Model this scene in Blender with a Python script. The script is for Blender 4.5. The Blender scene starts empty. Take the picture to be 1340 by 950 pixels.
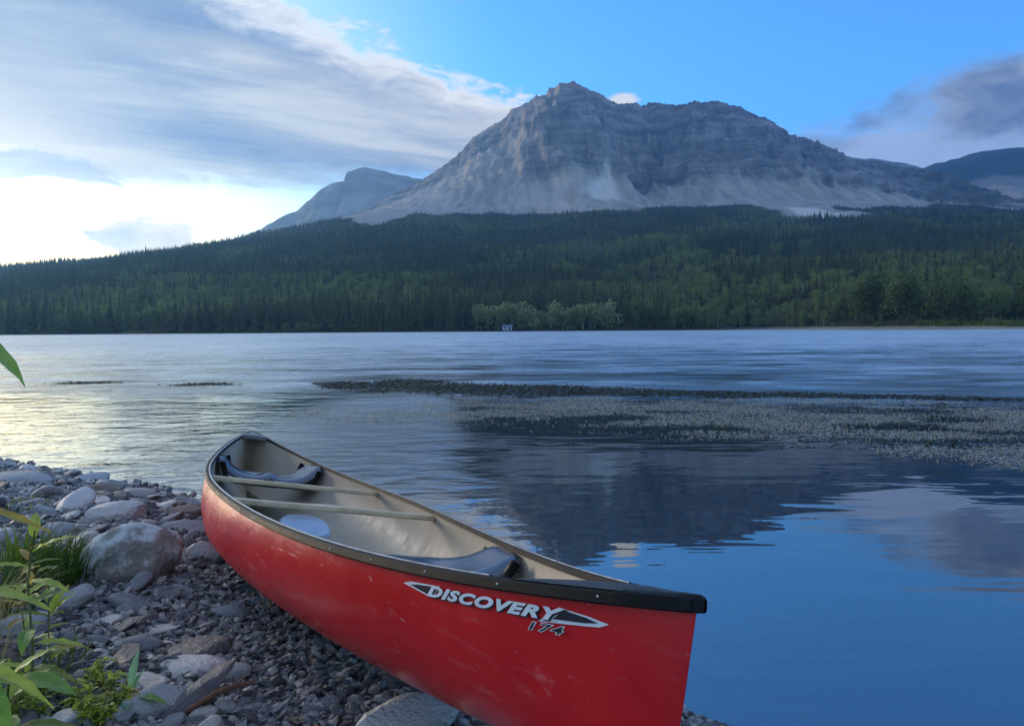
import bpy, bmesh, math, random
import numpy as np
from mathutils import Matrix, Vector, Euler

R = math.radians
scene = bpy.context.scene
COL = scene.collection

# ------------------------------------------------------------------ camera
CAM_H = 1.18
FPX = 992.0
cam_d = bpy.data.cameras.new("camera")
cam_d.sensor_width = 36.0
cam_d.lens = 36.0 * FPX / 1340.0
cam_d.clip_start = 0.05
cam_d.clip_end = 30000
cam = bpy.data.objects.new("camera", cam_d)
COL.objects.link(cam)
cam.matrix_world = (Matrix.Translation((0, 0, CAM_H)) @ Matrix.Rotation(R(90 - 2.54), 4, 'X')
                    @ Matrix.Rotation(R(-0.4), 4, 'Z'))
scene.camera = cam

# ------------------------------------------------------------------ colour management / sampling
vs = scene.view_settings
vs.view_transform = 'Standard'
vs.look = 'None'
EXPOSURE = 1.0
vs.exposure = EXPOSURE
vs.gamma = 1.0
vs.use_curve_mapping = False
scene.render.engine = 'CYCLES'
cy = scene.cycles
cy.use_denoising = True
cy.max_bounces = 8
cy.transparent_max_bounces = 12
cy.volume_bounces = 1
cy.caustics_reflective = False
cy.caustics_refractive = False
cy.sample_clamp_indirect = 6.0

SUN_AZ = -52.0     # degrees, left of the view axis (+Y)
SUN_EL = 10.0


# ------------------------------------------------------------------ tiny node language
class NT:
    """Wraps a node tree; every method returns a socket."""
    def __init__(self, tree):
        self.t = tree
        self.n = tree.nodes
        self.l = tree.links

    def put(self, sock, val):
        if isinstance(val, bpy.types.NodeSocket):
            self.l.new(val, sock)
        elif val is not None:
            if hasattr(sock.default_value, '__len__') and not isinstance(val, (int, float)):
                v = list(val)
                if len(sock.default_value) == 4 and len(v) == 3:
                    v.append(1.0)
                sock.default_value = v
            elif hasattr(sock.default_value, '__len__'):
                k = len(sock.default_value)
                sock.default_value = [val] * 3 + ([1.0] if k == 4 else [])
            else:
                sock.default_value = val

    def node(self, kind, **kw):
        nd = self.n.new(kind)
        for k, v in kw.items():
            setattr(nd, k, v)
        return nd

    def m(self, op, a, b=None, c=None, clamp=False):
        nd = self.node('ShaderNodeMath', operation=op, use_clamp=clamp)
        for i, v in enumerate((a, b, c)):
            if v is not None:
                self.put(nd.inputs[i], v)
        return nd.outputs[0]

    def add(self, a, b): return self.m('ADD', a, b)
    def sub(self, a, b): return self.m('SUBTRACT', a, b)
    def mul(self, a, b): return self.m('MULTIPLY', a, b)

    def smooth(self, v, lo, hi, a=0.0, b=1.0):
        nd = self.node('ShaderNodeMapRange', interpolation_type='SMOOTHSTEP')
        for i, x in enumerate((v, lo, hi, a, b)):
            self.put(nd.inputs[i], x)
        return nd.outputs[0]

    def lin(self, v, lo, hi, a=0.0, b=1.0):
        nd = self.node('ShaderNodeMapRange')
        for i, x in enumerate((v, lo, hi, a, b)):
            self.put(nd.inputs[i], x)
        return nd.outputs[0]

    def noise(self, vec, scale, detail=4, rough=0.55, dist=0.0, out=0):
        nd = self.node('ShaderNodeTexNoise')
        if vec is not None:
            self.put(nd.inputs['Vector'], vec)
        nd.inputs['Scale'].default_value = scale
        nd.inputs['Detail'].default_value = detail
        nd.inputs['Roughness'].default_value = rough
        nd.inputs['Distortion'].default_value = dist
        return nd.outputs[out]

    def mix(self, f, a, b, blend='MIX'):
        nd = self.node('ShaderNodeMix', data_type='RGBA', blend_type=blend)
        self.put(nd.inputs[0], f)
        self.put(nd.inputs[6], a)
        self.put(nd.inputs[7], b)
        return nd.outputs[2]

    def xyz(self, v):
        nd = self.node('ShaderNodeSeparateXYZ')
        self.put(nd.inputs[0], v)
        return nd.outputs

    def vec(self, x, y, z):
        nd = self.node('ShaderNodeCombineXYZ')
        for i, v in enumerate((x, y, z)):
            self.put(nd.inputs[i], v)
        return nd.outputs[0]

    def vscale(self, v, s):
        nd = self.node('ShaderNodeVectorMath', operation='MULTIPLY')
        self.put(nd.inputs[0], v)
        self.put(nd.inputs[1], s)
        return nd.outputs[0]

    def ramp(self, f, stops):
        nd = self.node('ShaderNodeValToRGB')
        cr = nd.color_ramp
        while len(cr.elements) < len(stops):
            cr.elements.new(0.5)
        for e, (p, c) in zip(cr.elements, stops):
            e.position = p
            e.color = (*c, 1)
        self.put(nd.inputs[0], f)
        return nd.outputs[0]

    def bump(self, h, strength=1.0, dist=0.01, normal=None):
        nd = self.node('ShaderNodeBump')
        self.put(nd.inputs['Height'], h)
        self.put(nd.inputs['Strength'], strength)
        self.put(nd.inputs['Distance'], dist)
        if normal is not None:
            self.put(nd.inputs['Normal'], normal)
        return nd.outputs[0]


# ------------------------------------------------------------------ world: Nishita sky with clouds
world = bpy.data.worlds.new("World")
scene.world = world
world.use_nodes = True
wt = NT(world.node_tree)
wt.n.clear()
w_out = wt.node('ShaderNodeOutputWorld')
w_bg = wt.node('ShaderNodeBackground')
wt.l.new(w_bg.outputs[0], w_out.inputs[0])
SKY_STRENGTH = 0.15
SKY_TINT = (0.43, 0.92, 1.45)
CLOUD = 2.0 ** -EXPOSURE * 0.95      # cloud radiance scale
sky = wt.node('ShaderNodeTexSky', sky_type='NISHITA', sun_disc=False)
sky.sun_elevation = R(SUN_EL)
sky.sun_rotation = R(SUN_AZ)
sky.altitude = 1300
sky.air_density = 1.2
sky.dust_density = 1.0
sky.ozone_density = 2.5
tc = wt.node('ShaderNodeTexCoord')
D = tc.outputs['Generated']
dx, dy, dz = wt.xyz(D)
sv = (math.sin(R(SUN_AZ)) * math.cos(R(SUN_EL)), math.cos(R(SUN_AZ)) * math.cos(R(SUN_EL)), math.sin(R(SUN_EL)))
dotn = wt.node('ShaderNodeVectorMath', operation='DOT_PRODUCT')
wt.put(dotn.inputs[0], D)
dotn.inputs[1].default_value = sv
sund = dotn.outputs['Value']
toward = wt.smooth(sund, 0.35, 1.0)           # 0 away from the sun, 1 at it
nearsun = wt.smooth(sund, 0.86, 1.0)
# clouds lie on a layer seen in perspective
inv = wt.m('DIVIDE', 1.0, wt.add(wt.m('MAXIMUM', dz, 0.0), 0.10))
px, py = wt.mul(dx, inv), wt.mul(dy, inv)
# streak axes: rotate the layer so that the bands run away to the right
ca, sa = math.cos(R(28)), math.sin(R(28))
qa = wt.add(wt.mul(px, ca), wt.mul(py, sa))
qb = wt.sub(wt.mul(py, ca), wt.mul(px, sa))
streak = wt.noise(wt.vec(wt.mul(qa, 0.8), wt.mul(qb, 3.0), 0.3), 1.0, 8, 0.60, 0.5)
broad = wt.noise(wt.vec(wt.mul(qa, 0.45), wt.mul(qb, 1.25), 4.3), 1.0, 5, 0.5, 0.3)
fine = wt.noise(wt.vec(wt.mul(qa, 3.2), wt.mul(qb, 8.0), 2.0), 1.0, 7, 0.62, 0.6)
puffs = wt.noise(wt.vscale(D, (11, 11, 24)), 1.0, 8, 0.58, 0.3)
frays = wt.noise(wt.vscale(D, (16, 16, 40)), 1.0, 8, 0.62, 0.6)
sS, bS, fS, rS = (wt.sub(n_, 0.5) for n_ in (streak, broad, fine, frays))
pn = wt.sub(puffs, 0.5)
# the big cloud bank: everything under a tilted plane, down to the clear gap over the horizon
edge = wt.sub(wt.sub(0.30, wt.mul(dx, 0.36)), dz)
edge = wt.add(edge, wt.add(wt.mul(sS, 0.10), wt.add(wt.mul(rS, 0.10), wt.mul(bS, 0.06))))
bank = wt.smooth(edge, 0.0, 0.028)
low = wt.add(dz, wt.add(wt.mul(sS, 0.07), wt.mul(rS, 0.05)))
bank = wt.mul(bank, wt.smooth(low, 0.150, 0.205))
bank = wt.mul(bank, wt.smooth(wt.add(broad, wt.mul(streak, 0.4)), 0.46, 0.62, 0.80, 1.0))
rim = wt.mul(wt.smooth(edge, 0.0, 0.012), wt.smooth(wt.add(edge, wt.mul(fS, 0.05)), 0.015, 0.075, 1.0, 0.0))
body = wt.ramp(wt.add(wt.add(wt.mul(sS, 1.05), wt.mul(fS, 0.45)), wt.add(wt.mul(bS, 1.9), 0.5)),
               [(0.18, (0.19, 0.28, 0.50)), (0.40, (0.34, 0.43, 0.60)), (0.55, (0.48, 0.54, 0.65)), (0.75, (0.74, 0.76, 0.78))])
body = wt.mix(wt.mul(rim, 0.95), body, (1.08, 1.06, 1.02))
body = wt.mix(wt.mul(nearsun, wt.smooth(dz, 0.36, 0.16, 0.10, 0.85)), body, (1.5, 1.26, 0.92))
# broken cloud overhead and behind, out of view, added to brighten the foreground
over = wt.m('MAXIMUM', wt.smooth(dz, 0.50, 0.80), wt.smooth(dy, 0.05, -0.45))
over = wt.mul(wt.mul(over, wt.smooth(dz, 0.02, 0.2)), wt.smooth(wt.add(wt.mul(bS, 1.2), wt.mul(sS, 0.8)), -0.22, 0.06))
overc = wt.ramp(wt.add(wt.mul(sS, 1.4), wt.add(wt.mul(fS, 0.3), 0.5)), [(0.25, (0.42, 0.56, 0.82)), (0.6, (0.72, 0.82, 0.98))])


# grey-blue broken cloud to the right and lavender veil under it
def blob(az, el, ra, re):
    """elliptic falloff round a direction (degrees)"""
    a = wt.m('ARCTAN2', dx, dy)
    e = wt.m('ARCSINE', dz)
    u = wt.mul(wt.sub(a, R(az)), 1.0 / R(ra))
    v = wt.mul(wt.sub(e, R(el)), 1.0 / R(re))
    return wt.m('SQRT', wt.add(wt.mul(u, u), wt.mul(v, v)))


dark = wt.smooth(wt.add(blob(35.0, 13.9, 12.5, 3.4), wt.mul(pn, 1.1)), 1.02, 0.50)
darktail = wt.mul(wt.smooth(wt.add(blob(21.5, 12.3, 6.5, 0.9), wt.mul(pn, 1.5)), 1.0, 0.3), 0.5)
veil = wt.mul(wt.smooth(wt.add(blob(25, 10.6, 17, 3.6), wt.mul(rS, 1.5)), 1.10, 0.40), 0.9)
veil2 = wt.mul(wt.smooth(wt.add(blob(-6, 24.8, 15, 2.2), wt.mul(rS, 1.5)), 1.0, 0.2), 0.6)
whiff = wt.smooth(wt.add(blob(8.3, 16.4, 1.6, 0.6), wt.mul(rS, 1.2)), 0.9, 0.4)
puff = wt.smooth(wt.add(blob(-25.3, 6.2, 4.0, 1.6), wt.mul(pn, 2.4)), 1.0, 0.75)
bar = wt.smooth(wt.add(blob(-31, 10.4, 8.0, 1.1), wt.mul(rS, 2.6)), 1.0, 0.5)
bar2 = wt.mul(wt.smooth(wt.add(blob(-30, 6.0, 6.0, 0.45), wt.mul(rS, 2.0)), 1.0, 0.3), 0.6)

clear = wt.node('ShaderNodeVectorMath', operation='SCALE')
wt.l.new(sky.outputs[0], clear.inputs[0])
clear.inputs['Scale'].default_value = SKY_STRENGTH
tint = wt.mix(wt.smooth(sund, 0.62, 0.97), SKY_TINT, (1.95, 1.46, 0.92))
skyc = wt.mix(1.0, clear.outputs[0], tint, 'MULTIPLY')
c = wt.mix(1.0, skyc, (1 / CLOUD,) * 3, 'MULTIPLY')
c = wt.mix(over, c, overc)
c = wt.mix(veil, c, (0.47, 0.58, 0.82))
c = wt.mix(veil2, c, (0.40, 0.51, 0.78))
c = wt.mix(whiff, c, (0.90, 0.92, 0.93))
c = wt.mix(wt.m('MAXIMUM', dark, darktail), c, wt.mix(wt.smooth(wt.add(pn, wt.mul(rS, 0.5)), -0.15, 0.2), (0.145, 0.21, 0.36), (0.35, 0.42, 0.55)))
c = wt.mix(wt.mul(bar2, 0.7), c, (0.86, 0.84, 0.80))
c = wt.mix(puff, c, wt.mix(wt.smooth(wt.add(pn, wt.mul(dz, 2.0)), 0.0, 0.3), (0.86, 0.90, 0.90), (1.25, 1.18, 1.02)))
c = wt.mix(bank, c, body)
c = wt.mix(wt.mul(bar, 0.75), c, (0.52, 0.56, 0.68))
wt.l.new(c, w_bg.inputs[0])
w_bg.inputs[1].default_value = CLOUD

# ------------------------------------------------------------------ sun behind thin cloud
sun_d = bpy.data.lights.new("sun", 'SUN')
sun_d.energy = 1.25
sun_d.angle = R(14)
sun_d.color = (1.0, 0.90, 0.78)
sun = bpy.data.objects.new("sun", sun_d)
COL.objects.link(sun)
sun.rotation_euler = Vector((-sv[0], -sv[1], -sv[2])).to_track_quat('-Z', 'Y').to_euler()
sun.location = (-50, 50, 40)


# ------------------------------------------------------------------ numpy noise
def _h(ix, iy, seed):
    n = (ix.astype(np.int64) * 374761393 + iy.astype(np.int64) * 668265263 + seed * 1442695041) & 0xFFFFFFFF
    n = ((n ^ (n >> 13)) * 1274126177) & 0xFFFFFFFF
    n = n ^ (n >> 16)
    return (n & 0xFFFFFF) / float(0xFFFFFF)


def vnoise(x, y, seed=0):
    x = np.asarray(x, float); y = np.asarray(y, float)
    ix, iy = np.floor(x), np.floor(y)
    fx, fy = x - ix, y - iy
    fx = fx * fx * fx * (fx * (fx * 6 - 15) + 10)
    fy = fy * fy * fy * (fy * (fy * 6 - 15) + 10)
    a, b = _h(ix, iy, seed), _h(ix + 1, iy, seed)
    c_, d = _h(ix, iy + 1, seed), _h(ix + 1, iy + 1, seed)
    return ((a * (1 - fx) + b * fx) * (1 - fy) + (c_ * (1 - fx) + d * fx) * fy) * 2 - 1


def fbm(x, y, octv=4, seed=0, gain=0.5):
    s, a, t = 0, 1.0, 0
    for i in range(octv):
        s = s + a * vnoise(x * 2 ** i + 17.3 * i, y * 2 ** i - 9.1 * i, seed + i)
        t += a
        a *= gain
    return s / t


def ridged(x, y, octv=4, seed=0):
    s, a, t = 0, 1.0, 0
    for i in range(octv):
        s = s + a * (1 - 2 * np.abs(vnoise(x * 2 ** i + 5.7 * i, y * 2 ** i + 3.3 * i, seed + i)))
        t += a
        a *= 0.5
    return s / t


# ------------------------------------------------------------------ object helpers
def tag(o, label=None, cat=None, group=None, kind=None):
    if label: o['label'] = label
    if cat: o['category'] = cat
    if group: o['group'] = group
    if kind: o['kind'] = kind
    return o


def mesh_np(name, verts, faces, mat=None, smooth=False):
    me = bpy.data.meshes.new(name)
    me.from_pydata([tuple(v) for v in np.asarray(verts, float).tolist()], [], [tuple(f) for f in faces])
    me.update()
    if mat is not None:
        me.materials.append(mat)
    if smooth:
        me.polygons.foreach_set('use_smooth', [True] * len(me.polygons))
    return me


def obj(name, me, parent=None):
    o = bpy.data.objects.new(name, me)
    COL.objects.link(o)
    if parent is not None:
        o.parent = parent
    return o


def empty(name, loc=(0, 0, 0), rot=(0, 0, 0), scale=1.0):
    o = bpy.data.objects.new(name, None)
    COL.objects.link(o)
    o.location = loc
    o.rotation_euler = rot
    o.scale = (scale,) * 3
    o.empty_display_size = 0.1
    return o


def grid_faces(nu, nv, closed_u=False):
    f = []
    for i in range(nu - (0 if closed_u else 1)):
        i2 = (i + 1) % nu
        for j in range(nv - 1):
            f.append((i * nv + j, i2 * nv + j, i2 * nv + j + 1, i * nv + j + 1))
    return f


def grid_mesh(name, X, Y, Z, mat, smooth=True):
    nu, nv = X.shape
    me = bpy.data.meshes.new(name)
    V = np.stack([X, Y, Z], -1).reshape(-1, 3)
    idx = np.arange(nu * nv).reshape(nu, nv)
    F = np.stack([idx[:-1, :-1], idx[1:, :-1], idx[1:, 1:], idx[:-1, 1:]], -1).reshape(-1, 4)
    me.vertices.add(len(V))
    me.vertices.foreach_set('co', V.ravel())
    me.loops.add(F.size)
    me.loops.foreach_set('vertex_index', F.ravel())
    me.polygons.add(len(F))
    me.polygons.foreach_set('loop_start', np.arange(len(F)) * 4)
    me.polygons.foreach_set('loop_total', np.full(len(F), 4))
    me.update(calc_edges=True)
    me.materials.append(mat)
    if smooth:
        me.polygons.foreach_set('use_smooth', np.ones(len(F), bool))
    return me


def tri_mesh(name, V, F, mat, smooth=False):
    V = np.asarray(V, float); F = np.asarray(F, int)
    k = F.shape[1]
    me = bpy.data.meshes.new(name)
    me.vertices.add(len(V))
    me.vertices.foreach_set('co', V.ravel())
    me.loops.add(F.size)
    me.loops.foreach_set('vertex_index', F.ravel())
    me.polygons.add(len(F))
    me.polygons.foreach_set('loop_start', np.arange(len(F)) * k)
    me.polygons.foreach_set('loop_total', np.full(len(F), k))
    me.update(calc_edges=True)
    me.validate()
    for m_ in (mat if isinstance(mat, (list, tuple)) else [mat]):
        me.materials.append(m_)
    if smooth:
        me.polygons.foreach_set('use_smooth', np.ones(len(F), bool))
    return me


def tube(pts, rad, n=8, cap=True):
    """verts, faces of a tube through pts; rad scalar or list"""
    pts = [Vector(p) for p in pts]
    rads = rad if isinstance(rad, (list, tuple)) else [rad] * len(pts)
    V, F = [], []
    up = Vector((0, 0, 1))
    for i, p in enumerate(pts):
        t = (pts[min(i + 1, len(pts) - 1)] - pts[max(i - 1, 0)]).normalized()
        u = up if abs(t.dot(up)) < 0.95 else Vector((1, 0, 0))
        a = t.cross(u).normalized(); b = t.cross(a).normalized()
        for k in range(n):
            an = 2 * math.pi * k / n
            V.append(tuple(p + (a * math.cos(an) + b * math.sin(an)) * rads[i]))
    for i in range(len(pts) - 1):
        for k in range(n):
            k2 = (k + 1) % n
            F.append((i * n + k, i * n + k2, (i + 1) * n + k2, (i + 1) * n + k))
    if cap:
        F.append(tuple(range(n)))
        F.append(tuple(reversed(range((len(pts) - 1) * n, len(pts) * n))))
    return V, F


def material(name):
    m_ = bpy.data.materials.new(name)
    m_.use_nodes = True
    t = NT(m_.node_tree)
    bs = next(n for n in t.n if n.type == 'BSDF_PRINCIPLED')
    return m_, t, bs


def plain(name, col, rough=0.5, spec=0.5, metal=0.0, var=0.0, scale=20.0):
    m_, t, bs = material(name)
    if var:
        co = t.node('ShaderNodeTexCoord').outputs['Object']
        n = t.noise(co, scale, 5)
        lo = [c_ * (1 - var) for c_ in col]; hi = [min(1, c_ * (1 + var)) for c_ in col]
        t.put(bs.inputs['Base Color'], t.ramp(n, [(0.3, lo), (0.7, hi)]))
        t.put(bs.inputs['Roughness'], t.lin(n, 0.3, 0.7, max(0.02, rough - 0.12), min(1, rough + 0.12)))
    else:
        t.put(bs.inputs['Base Color'], col)
        t.put(bs.inputs['Roughness'], rough)
    bs.inputs['Specular IOR Level'].default_value = spec
    bs.inputs['Metallic'].default_value = metal
    return m_


def wpos(t):
    return t.node('ShaderNodeNewGeometry').outputs['Position']


# ------------------------------------------------------------------ materials of the land
def mat_rock_face():
    m_, t, bs = material("mountain_rock")
    g = t.node('ShaderNodeNewGeometry')
    P = g.outputs['Position']
    x, y, z = t.xyz(P)
    nz = t.xyz(g.outputs['True Normal'])[2]
    n1 = t.noise(t.vscale(P, (0.012, 0.012, 0.012)), 1.0, 8, 0.62)
    wob = t.noise(t.vscale(P, (0.004, 0.004, 0.004)), 1.0, 3)
    strata = t.noise(t.vec(t.mul(x, 0.0012), t.mul(y, 0.0012), t.add(t.mul(z, 0.055), t.mul(wob, 2.0))), 1.0, 6, 0.65)
    streaks = t.noise(t.vec(t.mul(x, 0.05), t.mul(y, 0.012), t.mul(z, 0.006)), 1.0, 5, 0.6)
    rock = t.ramp(t.add(t.mul(n1, 0.45), t.mul(strata, 0.55)),
                  [(0.36, (0.066, 0.070, 0.078)), (0.46, (0.145, 0.150, 0.160)), (0.55, (0.25, 0.254, 0.262)), (0.66, (0.39, 0.39, 0.385))])
    rock = t.mix(t.smooth(streaks, 0.46, 0.66, 0.0, 0.62), rock, (0.11, 0.105, 0.10))
    # reddish band of the summit rocks
    cap = t.mul(t.smooth(t.add(z, t.mul(wob, 90.0)), 860, 950), t.smooth(strata, 0.4, 0.6, 0.2, 0.8))
    rock = t.mix(cap, rock, (0.30, 0.20, 0.145))
    at = t.node('ShaderNodeAttribute', attribute_name='scree')
    sc = at.outputs['Fac']
    run = t.noise(t.vec(t.mul(x, 0.035), t.mul(y, 0.006), t.mul(z, 0.004)), 1.0, 5, 0.6)
    scree = t.ramp(run, [(0.3, (0.20, 0.195, 0.187)), (0.5, (0.29, 0.282, 0.27)), (0.7, (0.40, 0.39, 0.37))])
    col = t.mix(t.smooth(t.add(sc, t.mul(t.sub(n1, 0.5), 0.7)), 0.35, 0.6), rock, scree)
    pal = t.node('ShaderNodeAttribute', attribute_name='pale').outputs['Fac']
    col = t.mix(t.smooth(t.add(pal, t.mul(t.sub(run, 0.5), 0.6)), 0.35, 0.95, 0.0, 0.8), col, (0.56, 0.55, 0.53))
    # thin turf on the gentle shoulders
    veg = t.node('ShaderNodeAttribute', attribute_name='turf').outputs['Fac']
    vg = t.smooth(t.add(veg, t.mul(t.sub(n1, 0.5), 1.4)), 0.5, 0.75)
    col = t.mix(t.mul(vg, 0.85), col, t.mix(n1, (0.045, 0.055, 0.032), (0.10, 0.105, 0.06)))
    t.put(bs.inputs['Base Color'], col)
    bs.inputs['Roughness'].default_value = 0.95
    bs.inputs['Specular IOR Level'].default_value = 0.15
    h = t.add(t.mul(n1, 0.5), t.add(t.mul(strata, 0.5), t.mul(streaks, 0.4)))
    keep = t.sub(1.0, t.mul(sc, 0.85))
    t.put(bs.inputs['Normal'], t.bump(t.mul(h, keep), 1.0, 34.0))
    return m_


def mat_far(name, a, b, top=None):
    m_, t, bs = material(name)
    g = t.node('ShaderNodeNewGeometry')
    P = g.outputs['Position']
    n1 = t.noise(t.vscale(P, (0.006, 0.006, 0.014)), 1.0, 8, 0.6)
    col = t.ramp(n1, [(0.35, a), (0.65, b)])
    if top:
        z = t.xyz(P)[2]
        col = t.mix(t.smooth(t.add(z, t.mul(n1, 260.0)), top[0], top[1]), col, top[2])
    t.put(bs.inputs['Base Color'], col)
    bs.inputs['Roughness'].default_value = 0.95
    bs.inputs['Specular IOR Level'].default_value = 0.1
    t.put(bs.inputs['Normal'], t.bump(n1, 1.0, 30.0))
    return m_


def mat_forest_floor():
    m_, t, bs = material("forest_floor")
    P = wpos(t)
    n1 = t.noise(t.vscale(P, (0.02, 0.02, 0.02)), 1.0, 7, 0.6)
    col = t.ramp(n1, [(0.35, (0.022, 0.030, 0.016)), (0.6, (0.045, 0.055, 0.026)), (0.75, (0.085, 0.090, 0.045))])
    at = t.node('ShaderNodeAttribute', attribute_name='scree').outputs['Fac']
    col = t.mix(t.smooth(t.add(at, t.mul(t.sub(n1, 0.5), 0.8)), 0.4, 0.7), col, t.mix(t.smooth(at, 0.78, 0.95), (0.285, 0.28, 0.272), (0.50, 0.49, 0.47)))
    sand = t.node('ShaderNodeAttribute', attribute_name='sand').outputs['Fac']
    col = t.mix(sand, col, t.mix(n1, (0.17, 0.165, 0.15), (0.29, 0.28, 0.255)))
    t.put(bs.inputs['Base Color'], col)
    bs.inputs['Roughness'].default_value = 1.0
    bs.inputs['Specular IOR Level'].default_value = 0.1
    return m_


def mat_leaf(name, lo, hi, rough=0.6, trans=0.35, spec=0.3):
    """foliage: colour varies per object/instance, light comes through"""
    m_ = bpy.data.materials.new(name)
    m_.use_nodes = True
    t = NT(m_.node_tree)
    t.n.clear()
    out = t.node('ShaderNodeOutputMaterial')
    oi = t.node('ShaderNodeObjectInfo')
    P = wpos(t)
    n1 = t.noise(P, 0.9, 3)
    n0 = t.noise(P, 0.012, 4, 0.6)
    f = t.add(t.mul(oi.outputs['Random'], 0.45), t.add(t.mul(n1, 0.25), t.mul(t.smooth(n0, 0.3, 0.7), 0.3)))
    col = t.ramp(f, [(0.1, lo), (0.9, hi)])
    bs = t.node('ShaderNodeBsdfPrincipled')
    t.put(bs.inputs['Base Color'], col)
    bs.inputs['Roughness'].default_value = rough
    bs.inputs['Specular IOR Level'].default_value = spec
    tr = t.node('ShaderNodeBsdfTranslucent')
    t.put(tr.inputs[0], t.mix(1.0, col, (1.15, 1.25, 0.6), 'MULTIPLY'))
    mx = t.node('ShaderNodeMixShader')
    mx.inputs[0].default_value = trans
    t.l.new(bs.outputs[0], mx.inputs[1])
    t.l.new(tr.outputs[0], mx.inputs[2])
    t.l.new(mx.outputs[0], out.inputs[0])
    return m_


M_ROCKFACE = mat_rock_face()
M_FARPEAK = mat_far("far_peak_rock", (0.15, 0.145, 0.145), (0.30, 0.285, 0.27))
M_FARHILL = mat_far("far_hill_rock", (0.10, 0.11, 0.09), (0.26, 0.25, 0.22))
M_FARGREEN = mat_far("far_hill_turf", (0.15, 0.145, 0.13), (0.30, 0.28, 0.25), (780, 860, (0.032, 0.052, 0.03)))
M_FLOOR = mat_forest_floor()
M_BARK = plain("bark", (0.055, 0.045, 0.038), 0.9, 0.2, var=0.3, scale=2.0)
M_PALEBARK = plain("pale_bark", (0.30, 0.28, 0.25), 0.8, 0.2, var=0.35, scale=2.0)
M_NEEDLE = mat_leaf("conifer_needles", (0.022, 0.042, 0.024), (0.098, 0.128, 0.058), 0.7, 0.15, 0.2)
M_BROAD = mat_leaf("broad_foliage", (0.085, 0.13, 0.05), (0.185, 0.235, 0.10), 0.6, 0.35)
M_WILLOW = mat_leaf("willow_foliage", (0.17, 0.23, 0.13), (0.27, 0.32, 0.20), 0.6, 0.35)
M_DARKBROAD = mat_leaf("dark_broad_foliage", (0.045, 0.075, 0.026), (0.085, 0.125, 0.042), 0.6, 0.3)
M_SHOREBROAD = mat_leaf("shore_broad_foliage", (0.11, 0.165, 0.065), (0.19, 0.25, 0.11), 0.6, 0.35)


# ------------------------------------------------------------------ shore and terrain functions (metres; lake level is z = 0)
SH_X = np.array([-60, -14, -9, -4.5, -3.3, -2.28, -0.9, 0.05, 0.63, 1.2, 2.2, 5, 12, 60.0])
SH_Y = np.array([34, 12.6, 9.5, 6.65, 5.94, 5.25, 3.95, 3.0, 2.2, 1.40, 0.35, -2.0, -6.5, -30.0])


def shore_d(x, y):
    return (np.interp(x, SH_X, SH_Y) - y) * 0.72


def gz(x, y):
    d = shore_d(x, y) + 0.10 * fbm(np.asarray(x) * 1.3, np.asarray(y) * 1.3, 3, 5)
    up = 0.55 * (1 - np.exp(-np.maximum(d, 0) * 0.24))
    dn = -2.6 * (1 - np.exp(np.minimum(d, 0) * 0.055))
    return np.where(d > 0, up, dn) + 0.018 * fbm(np.asarray(x) * 2.4, np.asarray(y) * 2.4, 3, 9)


def gz1(x, y):
    return float(gz(np.array([x]), np.array([y]))[0])


FS_X = np.array([-3000, -900, -500, -300, -150, -60, 40, 100, 133, 150, 166, 182, 300, 600, 3000.0])
FS_Y = np.array([520, 470, 440, 428, 420, 426, 418, 412, 398, 345, 300, 268, 235, 205, 150.0])


def far_shore(x):
    x = np.asarray(x, float)
    return np.interp(x, FS_X, FS_Y) + 3.0 * vnoise(x / 23.0, x * 0 + 0.5, 3)


TREE = [(-4000, 60), (-1858, 109), (-1475, 139), (-1283, 153), (-1092, 171), (-900, 193), (-747, 211), (-613, 244), (-479, 268),
        (-383, 285), (-287, 297), (-134, 292), (38, 282), (134, 294), (249, 298), (364, 301), (632, 307), (824, 305),
        (1283, 294), (1590, 279), (1973, 250), (4200, 160)]
TX = np.array([p[0] for p in TREE], float); TZ = np.array([p[1] for p in TREE], float)


def hill_z(x, y):
    x = np.asarray(x, float); y = np.asarray(y, float)
    y0 = far_shore(x)
    T = np.interp(x, TX, TZ)
    s = (y - y0) / (1900.0 - y0)
    sc = np.clip(s, 0, 1)
    z = T * (0.55 * sc ** 1.5 + 0.45 * sc) + 0.5 + np.clip((y - y0) * 0.06, 0, 1.2)
    z = z + (14 * fbm(x / 260, y / 260, 3, 21) + 5 * fbm(x / 70, y / 70, 2, 22)) * np.clip(sc * 4, 0, 1) * np.clip((1.05 - sc) * 4 + 0.35, 0, 1)
    z = np.where(s > 1, z - (y - 1900) * 0.13, z)
    z = np.where(y < y0, (y - y0) * 0.12 + 0.5 - 0.0 * x, z)
    return z


# ------------------------------------------------------------------ forested hill
def tree_limit(x, y):
    lim = 1760 + 300 * fbm(x / 170 + 3.1, y * 0 + 0.5, 3, 77) + 70 * fbm(x / 40, y / 120, 2, 78)
    lim = lim - 90 * np.exp(-((x - 190) / 90) ** 2) - 60 * np.exp(-((x + 150) / 120) ** 2)
    return np.where(x < -420, 2050, lim + np.clip((-300 - x) / 100, 0, 1) * 200)


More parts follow.
